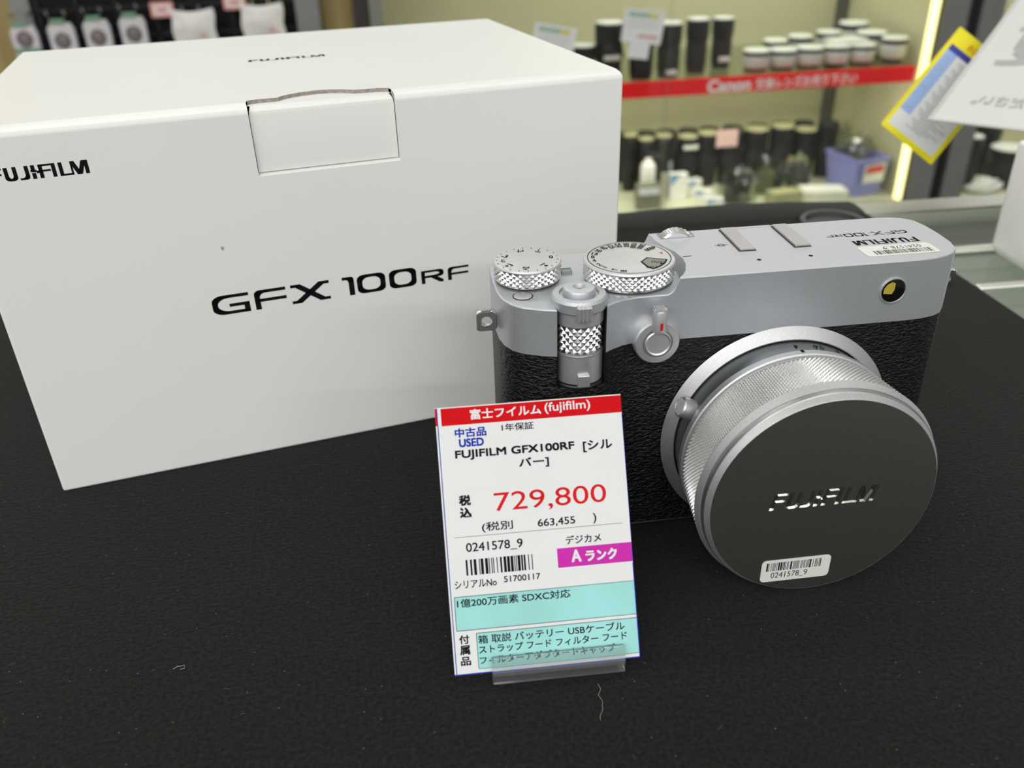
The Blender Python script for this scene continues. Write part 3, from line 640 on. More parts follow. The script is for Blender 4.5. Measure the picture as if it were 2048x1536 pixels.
# ------------------------------------------------------------------ price card in its acrylic stand
AT = R(5.18); TT = R(29.9); st_, ct_ = math.sin(TT), math.cos(TT)
pc = thing('price_card', 'white price card with a red header, 729,800 in red and blue-green panels', 'price card', (-16.41, 148.8, 0), AT)
TG = basis((0, 0, 3.0), (1, 0, 0), (0, st_, ct_)); TWd, THt = 46.86, 66.67
MB().box(0, TWd, 0, THt, -0.25, 0).tf(TG).build('card_sheet', M['paper'], pc)
def ink(name, color, items, bold=0.03):
    mb = MB()
    for it in items:
        if isinstance(it[0], str): text(mb, it[0], *it[1:5], TG, bold=it[5] if len(it) > 5 else bold, z=0.05)
        else: quad(mb, *it, TG, z=0.025)
    return mb.build(name, color, pc, angle=0)
Bk = M['ink']; blue = mat('print_blue', (24, 52, 168), .7, spec=.12); 
ink('header_band', mat('print_red', (204, 12, 24), .7, spec=.1), [(1.45, 62.1, TWd, 66.4), (0, 62.2, 0.42, 66.55)])
ink('border_line', mat('border_blue', (40, 60, 172), .7, spec=.15), [(0.40, 0.0, 0.62, 66.6), (0, 0, TWd, 0.32), (TWd - .22, 0, TWd, 24), (TWd - .1, 24, TWd, 62)])
pan = mat('panel_cyan', (156, 214, 212), .75, spec=.15)
ink('blue_green_panel', pan, [(1.3, 11.05, TWd - .25, 19.45)]); ink('blue_green_panel', pan, [(6.1, 1.25, TWd - .25, 10.1)])
ink('rank_panel', mat('print_magenta', (198, 46, 168), .7, spec=.15), [(27.8, 24.4, TWd - .1, 29.25)])
lw = .1
ink('ruled_lines', mat('rule_grey', (96, 110, 112), .5), [(2.4, 34.15, 44.8, 34.28)] + [q for x0, y0, x1, y1 in ((1.3, 11.05, TWd - .25, 19.45), (6.1, 1.25, TWd - .25, 10.1)) for q in ((x0, y0 - lw, x1, y0 + lw), (x0, y1 - lw, x1, y1 + lw), (x0 - lw, y0, x0 + lw, y1))])
ink('header_lettering', M['paper'], [('富士フイルム', 8.7, 63.2, 26.4, 65.7, .07), ('(fujifilm)', 27.4, 63.1, 38.9, 65.9, .05)])
ink('rank_lettering', M['paper'], [('A', 31.4, 25.6, 33.7, 28.5, .12), ('ランク', 35.0, 25.5, 42.8, 28.1, .12)])
ink('blue_lettering', blue, [('中古品', 4.6, 59.0, 12.3, 61.2, .08), ('USED', 5.5, 56.6, 11.5, 58.5, .09)])
ink('red_price', mat('price_red', (208, 26, 28), .7, spec=.12), [('729,800', 13.0, 39.2, 41.3, 44.5, .0)])
ink('black_lettering', Bk, [('1年保証', 16.3, 59.7, 24.3, 61.5), ('FUJIFILM GFX100RF', 4.3, 53.3, 34.1, 55.7, .09), ('[シル', 36.4, 52.8, 43.7, 55.6, .07), ('バー]', 20.0, 50.0, 27.4, 52.6, .07),
    ('税', 4.4, 42.1, 7.1, 44.5, .11), ('込', 4.4, 39.1, 7.1, 41.4, .11), ('(税別', 9.5, 34.9, 17.2, 37.4), ('663,455', 23.5, 34.9, 32.9, 37.0), (')', 37.5, 34.7, 38.3, 37.4),
    ('0241578_9', 5.2, 30.1, 19.3, 32.6), ('デジカメ', 30.2, 30.1, 39.1, 32.2), ('シリアルNo', 1.7, 21.5, 12.1, 23.4, .03), ('51700117', 14.0, 22.1, 23.1, 23.6),
    ('1億200万画素 SDXC対応', 1.9, 16.8, 30.3, 18.9), ('付', 1.8, 7.8, 4.2, 9.9, .06), ('属', 1.8, 5.1, 4.2, 7.3, .07), ('品', 1.8, 2.4, 4.2, 4.5, .06),
    ('箱 取説 バッテリー USBケーブル', 6.5, 7.4, 43.4, 9.5), ('ストラップ フード フィルター フード', 6.5, 4.9, 43.8, 6.9), ('フィルターアダプタートキャップ', 6.5, 2.3, 40.6, 4.2)])
mb = MB(); barcode(mb, 4.8, 24.6, 21.5, 28.5, TG, 20, 11, .05); mb.build('barcode', Bk, pc, angle=0)
acr = bpy.data.materials.new('clear_acrylic'); acr.use_nodes = True; b_ = acr.node_tree.nodes['Principled BSDF']
b_.inputs['Base Color'].default_value = (.97, .99, .98, 1); b_.inputs['Roughness'].default_value = 0.04; b_.inputs['Transmission Weight'].default_value = 0.95; b_.inputs['IOR'].default_value = 1.49
sh = thing('card_stand', 'small clear acrylic stand holding the price card', 'card stand', (-16.41, 148.8, 0), AT)
def P(a, n): return (a * st_ - n * ct_, 3 + a * ct_ + n * st_)
prof = [P(4.1, 1.9), P(1.5, 2.0), P(-.6, 2.1), (-1.9, 2.6), (-1.9, .5), (-1.4, .02), (36, .02), (36, 2), (3.6, 2), P(40, -2.3), P(40, -.45), P(-.3, -.45), P(-.3, .6), P(4.1, .6)]
MB().rings([[(x, y, z) for y, z in prof] for x in (9.3, 42.7)]).build('acrylic_holder', acr, sh, angle=30, bevel=.5, seg=3)

# ------------------------------------------------------------------ things on the counter, right
mb = MB(); rp_ = rrect(0, 0, 140, 96, 7, 6)
mb.rings([[(x, y, z) for x, y in inset(rp_, d)] for d, z in ((7, 0), (3.2, 1.0), (1.0, 3.2), (0, 7), (0, 59.5), (.4, 60.4), (1.2, 60.8), (3, 61))])
mb.tf(T(0, 0, 0)); wc = mb.build('plastic_case', M['white'], None, angle=50); wc.location = (.2695, .345, -.0072); wc.rotation_euler = (0, 0, R(5))
tag(wc, 'white rounded plastic case on the glass counter at the right edge', 'case')
mb = MB(); n = 40
rg = [[((r) * math.cos(2 * PI * i / n), (r) * math.sin(2 * PI * i / n), z) for i in range(n)] for r, z in ((17, 0.05), (18.4, .4), (18.4, 2.6), (17.6, 3.4), (16, 3.5), (15.2, 2.9), (15.0, .4), (0.01, .3))]
lr_ = mb.rings(rg).build('rubber_ring', mat('rubber_grey', (70, 68, 68), .5, 0, 200, .06), None, angle=40); lr_.location = (.1865, .470, .0)
tag(lr_, 'dark rubber ring lying behind the silver camera', 'ring')

def strand(name, pts, r, label):
    o = MB().tube([(x, y, z) for x, y, z in pts], r, 5).build(name, mat('lint_white', (150, 148, 140), .9), None); return tag(o, label, 'thread')
strand('thread', [(19.0 + .5 * math.sin(i * .9) + (.9 if 4 < i < 9 else 0) * math.sin((i - 4) / 4 * PI), 147.5 - i * .82, .14) for i in range(14)], .055, 'thin pale thread on the black felt in front of the acrylic stand')
strand('lint', [(-89.5, 156.4, .2), (-88.6, 157.2, .3), (-87.6, 157.0, .6), (-86.9, 157.6, .3), (-86.6, 156.6, .2), (-87.6, 156.2, .3)], .08, 'curled white lint fibre on the felt in front of the carton')

mb = MB(); rl = random.Random(31)
for i in range(90):
    x, y = rl.uniform(-210, 215), rl.uniform(95, 235); a = rl.uniform(0, 6.28); L_ = rl.uniform(.5, 1.6); cv = rl.uniform(-1.2, 1.2)
    if (-160 < x < 60 and y > 170) or (x > -5 and y > 150 and x < 140) or (x > -30 and x < 35 and y > 138): continue
    mb.tube([(x + L_ * t * math.cos(a + cv * t), y + L_ * t * math.sin(a + cv * t), .1) for t in (0, .35, .7, 1.0)], .035, 4)
lf = mb.build('lint', mat('lint_grey', (96, 96, 90), .9), None); lf['kind'] = 'stuff'; tag(lf, 'scattered tiny pale lint fibres on the black felt', 'lint')

# white sign seen from behind, leaning on the case, and the yellow card tucked behind it
P0 = Vector((236.6, 486.0, 53.9)); ea = Vector((35.6, -34.2, 0.8)).normalized(); eb0 = Vector((84.8, 89.5, 52.8)); eb = (eb0 - ea * eb0.dot(ea)).normalized()
SG = basis(P0, ea, eb)      # x along the lower edge to the right, y up the left edge, z towards the viewer
nn = ea.cross(eb)
sg = thing('white_sign', 'white paper sign in a clear sleeve, seen from behind with mirrored grey lettering', 'sign')
MB().box(2.0, 150, 2.0, 175, -.2, .2).tf(SG).build('sign_sheet', mat('sign_paper', (222, 221, 218), .7, 0, 60, .01, spec=.2), sg)
for r4 in ((0, 152, 0, 1.9), (0, 1.9, 1.9, 177)): MB().box(*r4, -.4, .4).tf(SG).build('sleeve_border', mat('sleeve_grey', (190, 190, 184), .4), sg)
MB().box(1.8, 151, 1.8, 176, -.4, .35).tf(SG).build('clear_sleeve', thin_glass('sleeve'), sg)
GS = mat('show_through_grey', (176, 176, 174), .6); mb = MB()
text(mb, 'ください。', 15.5, 18.6, 48.5, 27.6, SG, z=.25, bold=.42, mirror=True)
text(mb, '夏', 13.5, 58, 48, 97, SG, z=.25, bold=1.4, mirror=True)
mb.build('mirrored_lettering', GS, sg, angle=0)
ya, yb, yc_ = Vector((281.8, 566.1, 92.3)), Vector((232.3, 535.9, 40.3)), Vector((262.5, 522.5, 17.7))
ex_ = (yc_ - yb); ey_ = (ya - yb); ey_ = (ey_ - ex_.normalized() * ey_.dot(ex_.normalized())); wy, hy = ex_.length, ey_.length
YC = basis(yb, ex_, ey_)
yk = thing('yellow_card', 'tilted yellow bordered information card with a blue column behind the white sign', 'card')
MB().prism(rrect(0, 0, wy, hy, 1), -.4, 0).tf(YC).build('card_sheet', mat('card_yellow', (236, 222, 24), .45), yk)
def yq(name, m, rects, texts=()):
    mb = MB(); [quad(mb, a * wy, b * hy, c * wy, d * hy, YC, z) for a, b, c, d, z in rects]; [text(mb, t, a * wy, b * hy, c * wy, d * hy, YC, z=.16) for t, a, b, c, d in texts]; return mb.build(name, m, yk, angle=0)
yq('table_area', M['paper'], [(.07, .05, .93, .80, .04)])
yq('blue_band', mat('band_navy', (52, 58, 150), .5), [(.07, .80, .93, .855, .08)])
yq('blue_column', mat('column_blue', (150, 176, 224), .5), [(.07, .20, .26, .80, .08)])
yq('red_lettering', M['redink'], [], [('お買取価格', .3, .885, .92, .945)])
yq('table_lettering', mat('table_grey', (166, 168, 168), .6), [(.30 + .02 * ((k * 5) % 7), .12 + .0235 * k, .60 + .04 * ((k * 3) % 8), .129 + .0235 * k, .1) for k in range(28)] + [(.13, .24 + .1 * k, .19, .252 + .1 * k, .1) for k in range(6)])

# ------------------------------------------------------------------ stock in the showcase
BL = mat('lens_black', (14, 14, 14), .45, 0, 120, .1); BG = mat('lens_rubber', (24, 23, 22), .6, 0, 200, .12); WT = mat('label_white', (226, 226, 220), .5)
LG = mat('lens_pale_grey', (190, 189, 184), .45, .1, 60, .04); LID = mat('clear_lid', (232, 234, 230), .35); WLID = mat('warm_lid', (188, 182, 148), .4)
def black_lens(u, v, w, r, h, label, group, lid=True, tagw=0.0, tz=.2, wide=False):
    t = thing('black_lens', label, 'lens', W(u, v, w), A8, group)
    k = 1.0 if wide else .88
    MB().lathe([(r * .8, 0), (r * .82, h * .06), (r * .84, h * .1), (r * .9, h * .14), (r * .9, h * .30), (r * k, h * .34), (r * k, h * .58), (r * .94, h * .62), (r, h * .74), (r, h * .96), (r * .94, h * .975)], 32).build('barrel', BL, t)
    MB().knurl(r * k, h * .36, h * .56, 30, 4, r * .03).build('focus_ring', BG, t, angle=0)
    if lid: MB().lathe([(r * .9, h * .975), (r * .93, h * .985), (r * .9, h), (0.01, h)], 28).build('lens_lid', {1: LID, 2: BG, 3: WLID}[lid], t)
    if tagw: MB().box(-tagw / 2, tagw / 2, -r - 2.5, -r * .8, h * tz, h * tz + 9).build('price_label', WT, t, bevel=1)
    return t
G1 = 'black lenses on the red edged glass shelf'; S = -185
black_lens(430, 50, S, 28, 72, 'low black lens with a pale lid just behind the carton corner, leftmost on the shelf', G1)
black_lens(492, 66, S, 30, 112, 'wide black lens left of the larger hanging price tag', G1, tagw=34, tz=.36, wide=True)
black_lens(556, 40, S, 28, 92, 'black lens mostly hidden behind the larger hanging price tag', G1, lid=2)
black_lens(617, 46, S, 27, 108, 'tall black lens just right of the larger hanging price tag', G1, tagw=22, tz=.07)
black_lens(687, 70, S, 25, 110, 'tall black lens second from the right among the black lenses on the shelf', G1, tagw=0)
black_lens(758, 108, S, 24, 104, 'tall black lens with a low white label, rightmost black one on the shelf', G1, tagw=24, tz=.16)
def white_lens(u, v, w, r, h, label, group, cat='lens'):
    t = thing('white_lens', label, cat, W(u, v, w), A8, group)
    MB().lathe([(r * .82, 0), (r * .84, h * .14), (r * .9, h * .18)], 32, cap1=False).build('lens_mount', BL, t)
    MB().lathe([(r * .9, h * .18), (r * .98, h * .26), (r, h * .34), (r, h * .72), (r * .97, h * .75)], 32, cap0=False).build('barrel', LG, t)
    MB().lathe([(r * .97, h * .74), (r * 1.02, h * .77), (r * 1.02, h * .94)], 32, cap0=False).build('rim', BL, t)
    MB().lathe([(r * 1.02, h * .94), (r * .97, h), (0.01, h)], 32, cap0=False).build('lens_lid', LID, t)
    return t
G2 = 'short white lenses in rows on the red edged glass shelf'
for u, v, h, lab in ((816, 50, 44, 'short white lens first from the left in the front row above the red strip'), (878, 53, 42, 'short white lens second from the left in the front row above the red strip'),
                     (940, 54, 43, 'short white lens third from the left in the front row above the red strip'), (1003, 57, 43, 'short white lens fourth from the left in the front row above the red strip'),
                     (1064, 60, 42, 'short white lens last at the right of the front row, before the two taller ones')):
    white_lens(u, v, S, 28.5, h, lab, G2)
for u, v, h, lab in ((902, 150, 46, 'short white lens behind the first gap of the front row'), (962, 152, 52, 'short white lens behind the third of the front row'), (1036, 165, 56, 'short white lens at the back under the flat pale lids')):
    white_lens(u, v, S, 27, h, lab, G2)
G3 = 'taller pale lenses beside the lit post'
white_lens(1122, 130, S, 33, 56, 'taller pale lens left of the one next to the lit post', G3)
white_lens(1140, 62, S, 28, 52, 'taller pale lens right next to the lit yellow post', G3)
white_lens(1122, 215, S, 33, 66, 'taller pale lens at the back by the grey corner post', G3)
for u, v, w, a, lab in ((975, 120, -137, 3, 'flat pale lens lid lying across the left of the back row'), (1046, 118, -132, -4, 'flat pale lid lying over the middle of the white lenses'), (1092, 112, -140, 7, 'flat pale lid lying at the right over the white lenses')):
    pass
t = MB().prism(rrect(-44, -26, 44, 26, 8), 0, 3).build('flat_lid', LID); t.location = tuple(q * .001 for q in W(1042, 96, -139.5)); t.rotation_euler = (R(0), 0, A8 + R(4)); tag(t, 'flat pale sheet lying on top of the short white lenses', 'lid')

FL = -483; G4 = 'black lenses along the back of the showcase floor'
low = [(591, 137, 19, 1, 'black lens at the back of the showcase floor nearest the carton edge'), (630, 125, 21, 1, 'black lens with a pale lid, second along the back of the floor'), (674, 130, 22, 1, 'slim black lens third along the back of the showcase floor'),
       (736, 124, 26, 1, 'black lens with a white front label left of the pink card pair'), (787, 129, 27, 1, 'black lens just left of the pink card'), (846, 129, 30, 2, 'black lens standing behind the pink card'),
       (911, 131, 30, 1, 'black lens just right of the pink card'), (979, 134, 30, 1, 'black lens third from the lavender basket along the back'), (1040, 122, 28, 1, 'black lens with a plastic wrapped lid left of the basket'), (1099, 134, 26, 2, 'black lens beside the lavender basket')]
for i, (u, h, r, l, lab) in enumerate(low): black_lens(u, 215, FL, r, h, lab, G4, lid=3 if l == 1 else l, tagw=36 if i == 3 else 0, tz=.78, wide=True)
for u, lab in ((600, 'rear row black lens behind the gap nearest the carton edge'), (654, 'rear row black lens behind the slim lens near the carton edge'), (706, 'rear row black lens left of the one with a white front label'),
               (762, 'rear row black lens behind the gap right of the white front label'), (817, 'rear row black lens behind the pink card'), (879, 'rear row black lens behind the gap right of the pink card'),
               (945, 'rear row black lens third from the grey corner post'), (1010, 'rear row black lens second from the grey corner post'), (1070, 'rear row black lens nearest the grey corner post')):
    black_lens(u, 290, FL, 25.5, 120, lab, 'black lenses in the rear row of the showcase floor', lid=2, wide=True)
pk = MB().box(-27, 27, -.6, .6, 0, 41).build('pink_card', mat('pink_card_paper', (226, 190, 186), .5), None, bevel=.5); pk.location = tuple(q * .001 for q in W(820, 176, FL + 101)); pk.rotation_euler = (0, 0, A8)
tag(pk, 'pink and white price card in front of the black lenses', 'card')
black_lens(640, 176, FL, 27, 98, 'black lens standing forward on the showcase floor beside the carton edge', 'black lenses standing forward on the showcase floor', lid=2)
black_lens(700, 235, FL, 24, 96, 'shorter black lens in the second row behind the blue and white boxes', 'black lenses standing forward on the showcase floor', lid=2)
mb = MB().lathe([(16, 0), (17.5, 3), (17.5, 40), (15, 50), (8, 56), (7, 62), (0.01, 62)], 32); wb = mb.build('white_bottle', M['white']); wb.location = tuple(q * .001 for q in W(609, 120, FL + 40)); wb.rotation_euler = (0, 0, A8)
tag(wb, 'white rounded bottle at the carton edge on the showcase floor', 'bottle')
dk = MB().box(-24, 24, -20, 20, 0, 40).build('dark_case', BG, None, bevel=2); dk.location = tuple(q * .001 for q in W(609, 120, FL)); dk.rotation_euler = (0, 0, A8)
tag(dk, 'dark case under the white bottle', 'case')
fw = thing('pale_label_block', 'pale block with a flat white label low beside the carton edge', 'label', W(598, 66, FL), A8)
MB().box(-30, 26, -10, 14, 0, 58).build('block', mat('block_grey', (120, 120, 104), .5), fw, bevel=1.5); MB().box(-28, 22, -12, -10, 36, 52).build('label_plate', WT, fw); MB().box(24, 36, -14, -8, 0, 84).build('edge_strip', mat('strip_beige', (190, 186, 160), .5), fw)
BLU = mat('box_blue', (96, 156, 206), .5)
def small_box(u, v, w, h, d, label, rz=0, tilt=0):
    t = thing('cleaning_kit_box', label, 'box', W(u, v, FL), A8 + R(rz), 'blue and white boxes on the showcase floor'); t.rotation_euler = (R(tilt), 0, A8 + R(rz))
    MB().box(-w / 2, w / 2, -d / 2, d / 2, 0, h).build('carton_body', M['white'], t, bevel=1)
    mb = MB(); mb.add([(-w / 2, -d / 2 - .4, h), (-w / 2, -d / 2 - .4, h * .55), (w * .1, -d / 2 - .4, h)], [(0, 1, 2)]); mb.build('blue_corner', BLU, t, angle=0)
    return t
small_box(684, 120, 42, 62, 22, 'tallest blue cornered white box standing left of the clear bags')
small_box(729, 135, 36, 40, 20, 'small blue cornered white box leaning right of the tallest one', 20)
small_box(737, 80, 36, 30, 20, 'small blue cornered white box in the middle of the floor front', -18)
small_box(742, 30, 40, 26, 20, 'small blue cornered white box lowest at the floor front')
MB_ = MB().lathe([(9, 0), (9, 12), (4, 18), (4, 26), (0.01, 26)], 20); sp = MB_.build('spray_nozzle', mat('nozzle_grey', (150, 158, 160), .4), None); sp.location = tuple(q * .001 for q in W(672, 146, FL)); sp.scale = (1, 1, 3.2); sp.rotation_euler = (0, 0, A8)
tag(sp, 'grey spray bottle behind the tallest blue and white box', 'bottle')
crink = thin_glass('crinkled_film', (226, 228, 214), 4.0, .10)
def crumple(name, u, v, w, rx, ry, rz, m, label, cat, seed, inner=None):
    bm = bmesh.new(); bmesh.ops.create_icosphere(bm, subdivisions=3, radius=1); rnd = random.Random(seed); mb = MB(); vs = []
    for q in bm.verts:
        k = 1 + rnd.uniform(-.22, .16); vs.append((q.co.x * rx * k, q.co.y * ry * k, max(0, (q.co.z * .55 + .42) * rz * k)))
    mb.add(vs, [tuple(x.index for x in f.verts) for f in bm.faces]); bm.free()
    t = thing(name, label, cat, W(u, v, w), A8); mb.build('bag_film', m, t, angle=12)
    if inner:
        for j, (dx, dy, r, h, mm_) in enumerate(inner): MB().lathe([(r, 1), (r * 1.05, h * .8), (r * .8, h)], 20, dx, dy).build('bagged_part', mm_, t)
    return t
film = thin_glass('clear_film', (222, 226, 214), 1.6, .12)
crumple('clear_bag', 815, 64, FL, 50, 38, 84, film, 'large crumpled clear bag of dark accessories, left of the grey-green pair', 'bag', 3, [(-18, 0, 16, 44, BG), (16, 8, 15, 52, BL), (4, -18, 10, 24, mat('olive_case', (104, 108, 84), .6))])
crumple('clear_bag', 911, 112, FL, 38, 36, 90, film, 'crumpled clear bag with a grey-green pouch in the middle of the floor', 'bag', 5, [(-6, 4, 20, 56, mat('olive_case', (104, 108, 84), .6)), (18, -6, 10, 40, BG)])
crumple('dark_pouch', 984, 118, FL, 27, 28, 74, mat('pouch_dark', (62, 64, 62), .5), 'dark crumpled pouch left of the lavender basket', 'pouch', 8)
crumple('tan_pouch', 1006, 172, FL, 28, 16, 74, mat('pouch_olive', (136, 134, 98), .6), 'olive pouch in front of the black lenses by the basket', 'pouch', 9)
tr = thing('white_tray', 'flat white carton lying in front of the lavender basket', 'tray', W(1012, 38, FL), A8 + R(-10))
MB().box(-52, 52, -28, 28, 0, 26).build('tray_body', mat('tray_cream', (232, 230, 206), .5), tr, bevel=2); MB().box(-44, 44, -22, 22, 26, 28).build('tray_lid', M['white'], tr, bevel=1)
pb = MB().box(-36, 36, -20, 20, 0, 30).build('pale_box', mat('pale_olive_box', (176, 172, 128), .5), None, bevel=2); pb.location = tuple(q * .001 for q in W(912, 32, FL)); pb.rotation_euler = (0, 0, A8 + R(6)); tag(pb, 'low pale olive box at the front of the floor left of the white tray', 'box')
# lavender basket
bk = thing('plastic_basket', 'lavender plastic basket full of crumpled clear bags, with a red and white label', 'basket', W(1080, 24, FL), A8 + R(0))
LV = mat('lavender_plastic', (140, 144, 206), .35, 0, 20, .03)
oc = [(2, 0), (90, 16), (80, 140), (-20, 112)]
def sc(q, k, z): 
    mx = sum(p[0] for p in q) / 4; my = sum(p[1] for p in q) / 4; return [(mx + (x - mx) * k, my + (y - my) * k, z) for x, y in q]
MB().rings([sc(oc, .80, 2), sc(oc, .82, 0), sc(oc, 1.0, 84), sc(oc, 1.06, 85), sc(oc, 1.06, 89), sc(oc, .97, 89), sc(oc, .79, 4)], True, True).build('basket_shell', LV, bk, angle=30)
mb = MB(); o_ = Vector((20, 2.0, 34)); dx = Vector((92, 24, 0)).normalized(); L4 = basis(o_ + Vector((0, -3.0, 0)), dx, (0, -.02, 1))
mb.box(0, 62, 0, 42, 0, 1.2).tf(L4); lb = mb.build('basket_label', WT, bk); mb = MB(); mb.prism(rrect(4, 22, 58, 39, 6), 1.25, 1.6).tf(L4); mb.build('red_panel', mat('label_red', (206, 60, 56), .5), lb)
crumple('crumpled_bags', 1122, 92, FL + 66, 32, 34, 66, crink, 'heap of crumpled clear bags in the lavender basket', 'bags', 12, [(-9, 4, 9, 26, mat('olive_case', (104, 108, 84)))])
crumple('crumpled_bags', 1088, 118, FL + 66, 17, 17, 96, crink, 'taller crumpled clear bag at the back left of the lavender basket', 'bags', 13)

# hanging price tags on the glass doors
def price_tag(c, w, h, ang, label, tab):
    t = thing('hanging_price_tag', label, 'price tag', W(c[0], -21, c[1]), A8, 'white price tags on the showcase glass'); t.rotation_euler = (0, R(ang), A8)
    FT = basis((0, 0, 0), (1, 0, 0), (0, 0, 1)); MB().prism(rrect(-w / 2, -h / 2, w / 2, h / 2, 2), -.6, 0).tf(FT).build('tag_sheet', M['paper'], t)
    if tab: MB().prism(rrect(-w * .27, -h / 2 - 30, w * .24, -h / 2 + 3, 2), -.2, .5).tf(FT).build('tag_tab', M['paper'], t)
    mb = MB(); quad(mb, -w * .40, h * .27, w * .12, h * .41, FT, .1); mb.build('green_panel', mat('tag_green', (150, 182, 160), .5), t, angle=0)
    mb = MB(); quad(mb, w * .12, h * .27, w * .34, h * .41, FT, .1); mb.build('yellow_panel', mat('tag_yellow', (206, 200, 90), .5), t, angle=0)
    mb = MB(); [quad(mb, -w * .38, h * (.12 - k * .14), w * .36, h * (.15 - k * .14), FT, .1) for k in range(2)]; mb.build('grey_lines', mat('tag_grey', (186, 186, 182), .5), t, angle=0)
    mb = MB(); quad(mb, -w * .1, -h * .34, w * .4, -h * .25, FT, .1); mb.build('red_line', mat('tag_rose', (206, 140, 146), .5), t, angle=0)
    return t
price_tag((539, -74), 84, 62, 8, 'larger white price tag with a lower tab stuck on the glass before the black lenses', True)
price_tag((356, -94), 86, 62, 11, 'white price tag half hidden behind the top right edge of the carton', False)

# right hand showcase stock
G5 = 'lenses and cameras in the right showcase'
black_lens(1432, 120, -515, 26, 134, 'tall black lens with a pale collar under the white sign', G5, lid=1)
crumple('white_bag', 1466, 90, -515, 46, 26, 34, mat('white_film', (228, 228, 220), .4), 'flat crumpled white bag below the tall lens under the sign', 'bag', 21)
black_lens(1548, 130, -515, 48, 96, 'squat black camera lens with a white cap under the sign at far right', G5, lid=1, wide=True)
black_lens(1560, 240, -515, 34, 146, 'black lens with a pale cap behind the squat one at far right', G5, lid=1)

# ------------------------------------------------------------------ pegboard rack behind the carton
rk = thing('pegboard_rack', 'black pegboard rack in a grey metal frame behind the carton', 'rack', W(0, 0, 0), A8)
PB = mat('pegboard_black', (13, 13, 14), .6, 0, 60, .1, spec=.2); FRM = mat('rack_grey', (150, 150, 148), .4, .6)
MB().box(-660, -140, 158, 166, -900, 600).build('pegboard', PB, rk)
mb = MB(); [mb.box(-656, -142, 153, 158, -16 - k * 52, -8 - k * 52) for k in range(8)]; [mb.box(-650 + k * 74, -644 + k * 74, 153, 158, -440, 60) for k in range(7)]; mb.build('grid_bars', mat('grid_dark', (34, 35, 37), .5, spec=.3), rk)
MB().box(-699, -662, 160, 180, -900, 600).build('frame_post', FRM, rk, bevel=2); MB().box(-148, -100, 120, 170, -900, 600).build('frame_post', FRM, rk, bevel=2)
GP = 'clear packs with round product windows hanging on the rack'
GRN = mat('pack_green', (110, 150, 122), .5); PKW = mat('pack_white', (206, 203, 206), .35); MAU = mat('disc_mauve', (112, 94, 102), .4); DSK = mat('disc_grey', (132, 128, 126), .3, .4)
def hook(parent, x, z):
    for dx in (-16, 16): MB().tube([(dx, 46, z + 8), (dx, 10, z + 6), (dx, -4, z + 2), (dx, -8, z + 10)], 2.2, 6).build('hook', M['chrome'], parent)
def pack(u, w, label, green=False):
    t = thing('hanging_pack', label, 'pack', W(u, 100, w), A8, GP); F4 = basis((0, 0, 0), (1, 0, 0), (0, 0, 1))
    MB().prism([(-24, -80), (24, -80), (25, -16), (20, -4), (-18, -4), (-25, -14)], -10, 0).tf(F4).build('pack_body', PKW, t, bevel=2)
    MB().box(-16, 12, -2, 2, -6, 4).build('header_card', GRN, t, bevel=1)
    k = -36
    if green:
        mb = MB(); quad(mb, -24, -54, 25, -44, F4, .3); mb.build('green_band', GRN, t, angle=0); k = -28
    mb = front(MB().lathe([(15.5, .2), (15, 1.2), (9, 1.4)], 32, cap0=False), 0, 0, k); d = mb.build('round_window', MAU, t)
    front(MB().lathe([(8.6, 1.4), (7, 2.6), (0.01, 2.8)], 28, cap0=False), 0, 0, k).build('window_centre', DSK, d)
    hook(t, 0, 10)
    return t
pack(-667, -28, 'hanging pack with a green band, leftmost on the black rack', True)
pack(-598, -26, 'hanging pack with a shiny window, second from the left on the rack')
pack(-531, -23, 'hanging pack with a dark round window, third from the left on the rack')
pack(-463, -20, 'hanging pack with a dark round window, rightmost of the four, next to the pink tag')
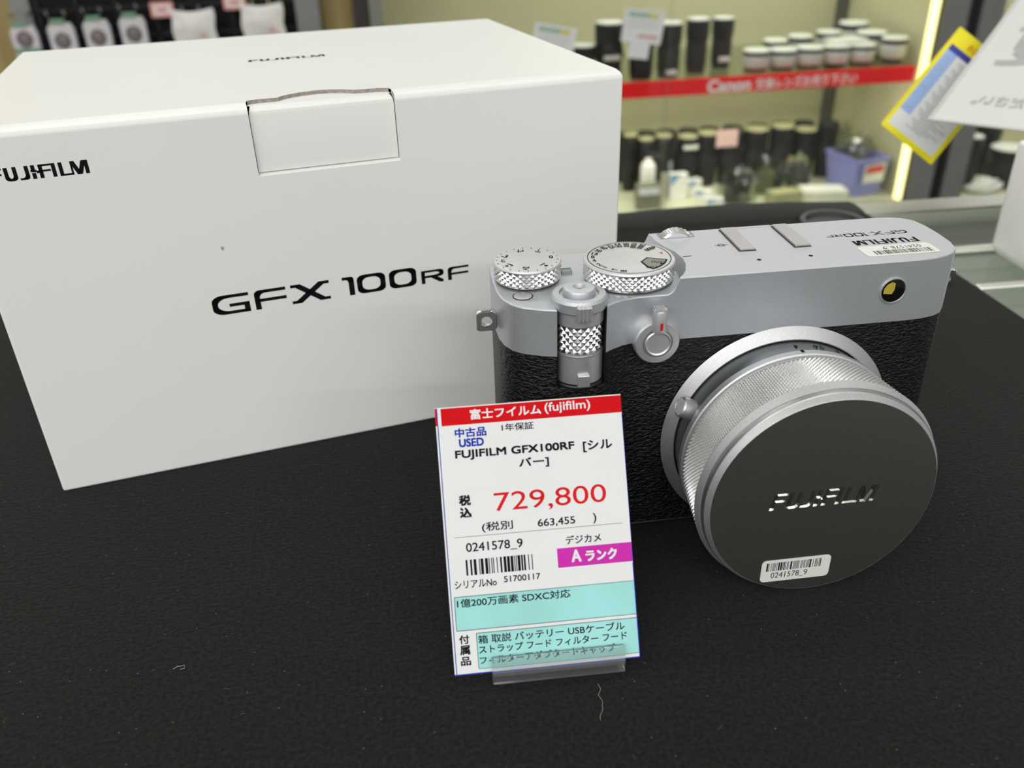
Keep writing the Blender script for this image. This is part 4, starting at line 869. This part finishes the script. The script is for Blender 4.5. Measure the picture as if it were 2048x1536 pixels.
def pouch(u, w, label, seed):
    rnd = random.Random(seed); t = thing('white_pouch', label, 'pouch', W(u, 98, w), A8, 'white pouches hanging on the rack'); n, m_ = 14, 12; mb = MB(); g = []
    for side in (-1, 1):
        vs = []
        for j in range(m_ + 1):
            for i in range(n + 1):
                x = -41 + 82 * i / n; z = -82 * j / m_ - (6 if j == 0 else 0) * math.sin(PI * i / n) ; b = math.sin(PI * i / n) * math.sin(PI * min(1, j / m_ * 1.15 + .02)); vs.append((x + 2 * math.sin(j * .8), side * (10 * b + rnd.uniform(-1.2, 1.2) * (b > .05)), z))
        mb.add(vs, [(j * (n + 1) + i, j * (n + 1) + i + 1, (j + 1) * (n + 1) + i + 1, (j + 1) * (n + 1) + i) for j in range(m_) for i in range(n)])
    mb.build('pouch_body', mat('pouch_white', (226, 225, 220), .4), t, angle=50)
    mb = MB(); F4 = basis((0, -13, 0), (1, 0, 0), (0, 0, 1)); quad(mb, 12, -52, 20, -44, F4); mb.build('red_print', mat('faint_red', (210, 160, 150), .5), t, angle=0)
    hook(t, 0, -4); return t
pouch(-346, -14, 'white pouch hanging between the two pink price tags', 4)
pouch(-212, -9, 'white pouch hanging at the right end of the rack', 6)
def pink_tag(u, w, label):
    t = thing('pink_price_tag', label, 'price tag', W(u, 120, w), A8, 'pink price tags on the rack'); F4 = basis((0, 0, 0), (1, 0, 0), (0, 0, 1))
    MB().prism(rrect(-22, -14, 22, 14, 3), -1.5, 0).tf(F4).build('tag_sheet', mat('tag_pink', (222, 160, 150), .5), t); mb = MB(); quad(mb, -17, -9, 17, 9, F4, .1); mb.build('tag_field', mat('tag_field_pink', (236, 216, 210), .5), t, angle=0)
    mb = MB(); quad(mb, -9, -4, 9, 3, F4, .2); mb.build('red_print', mat('tag_rose', (206, 140, 146)), t, angle=0); MB().tube([(0, 34, 10), (0, 2, 8)], 1.6, 6).build('hook', M['chrome'], t); return t
pink_tag(-405, -16, 'pink price tag left of the first white pouch')
pink_tag(-264, -8, 'pink price tag between the two white pouches')
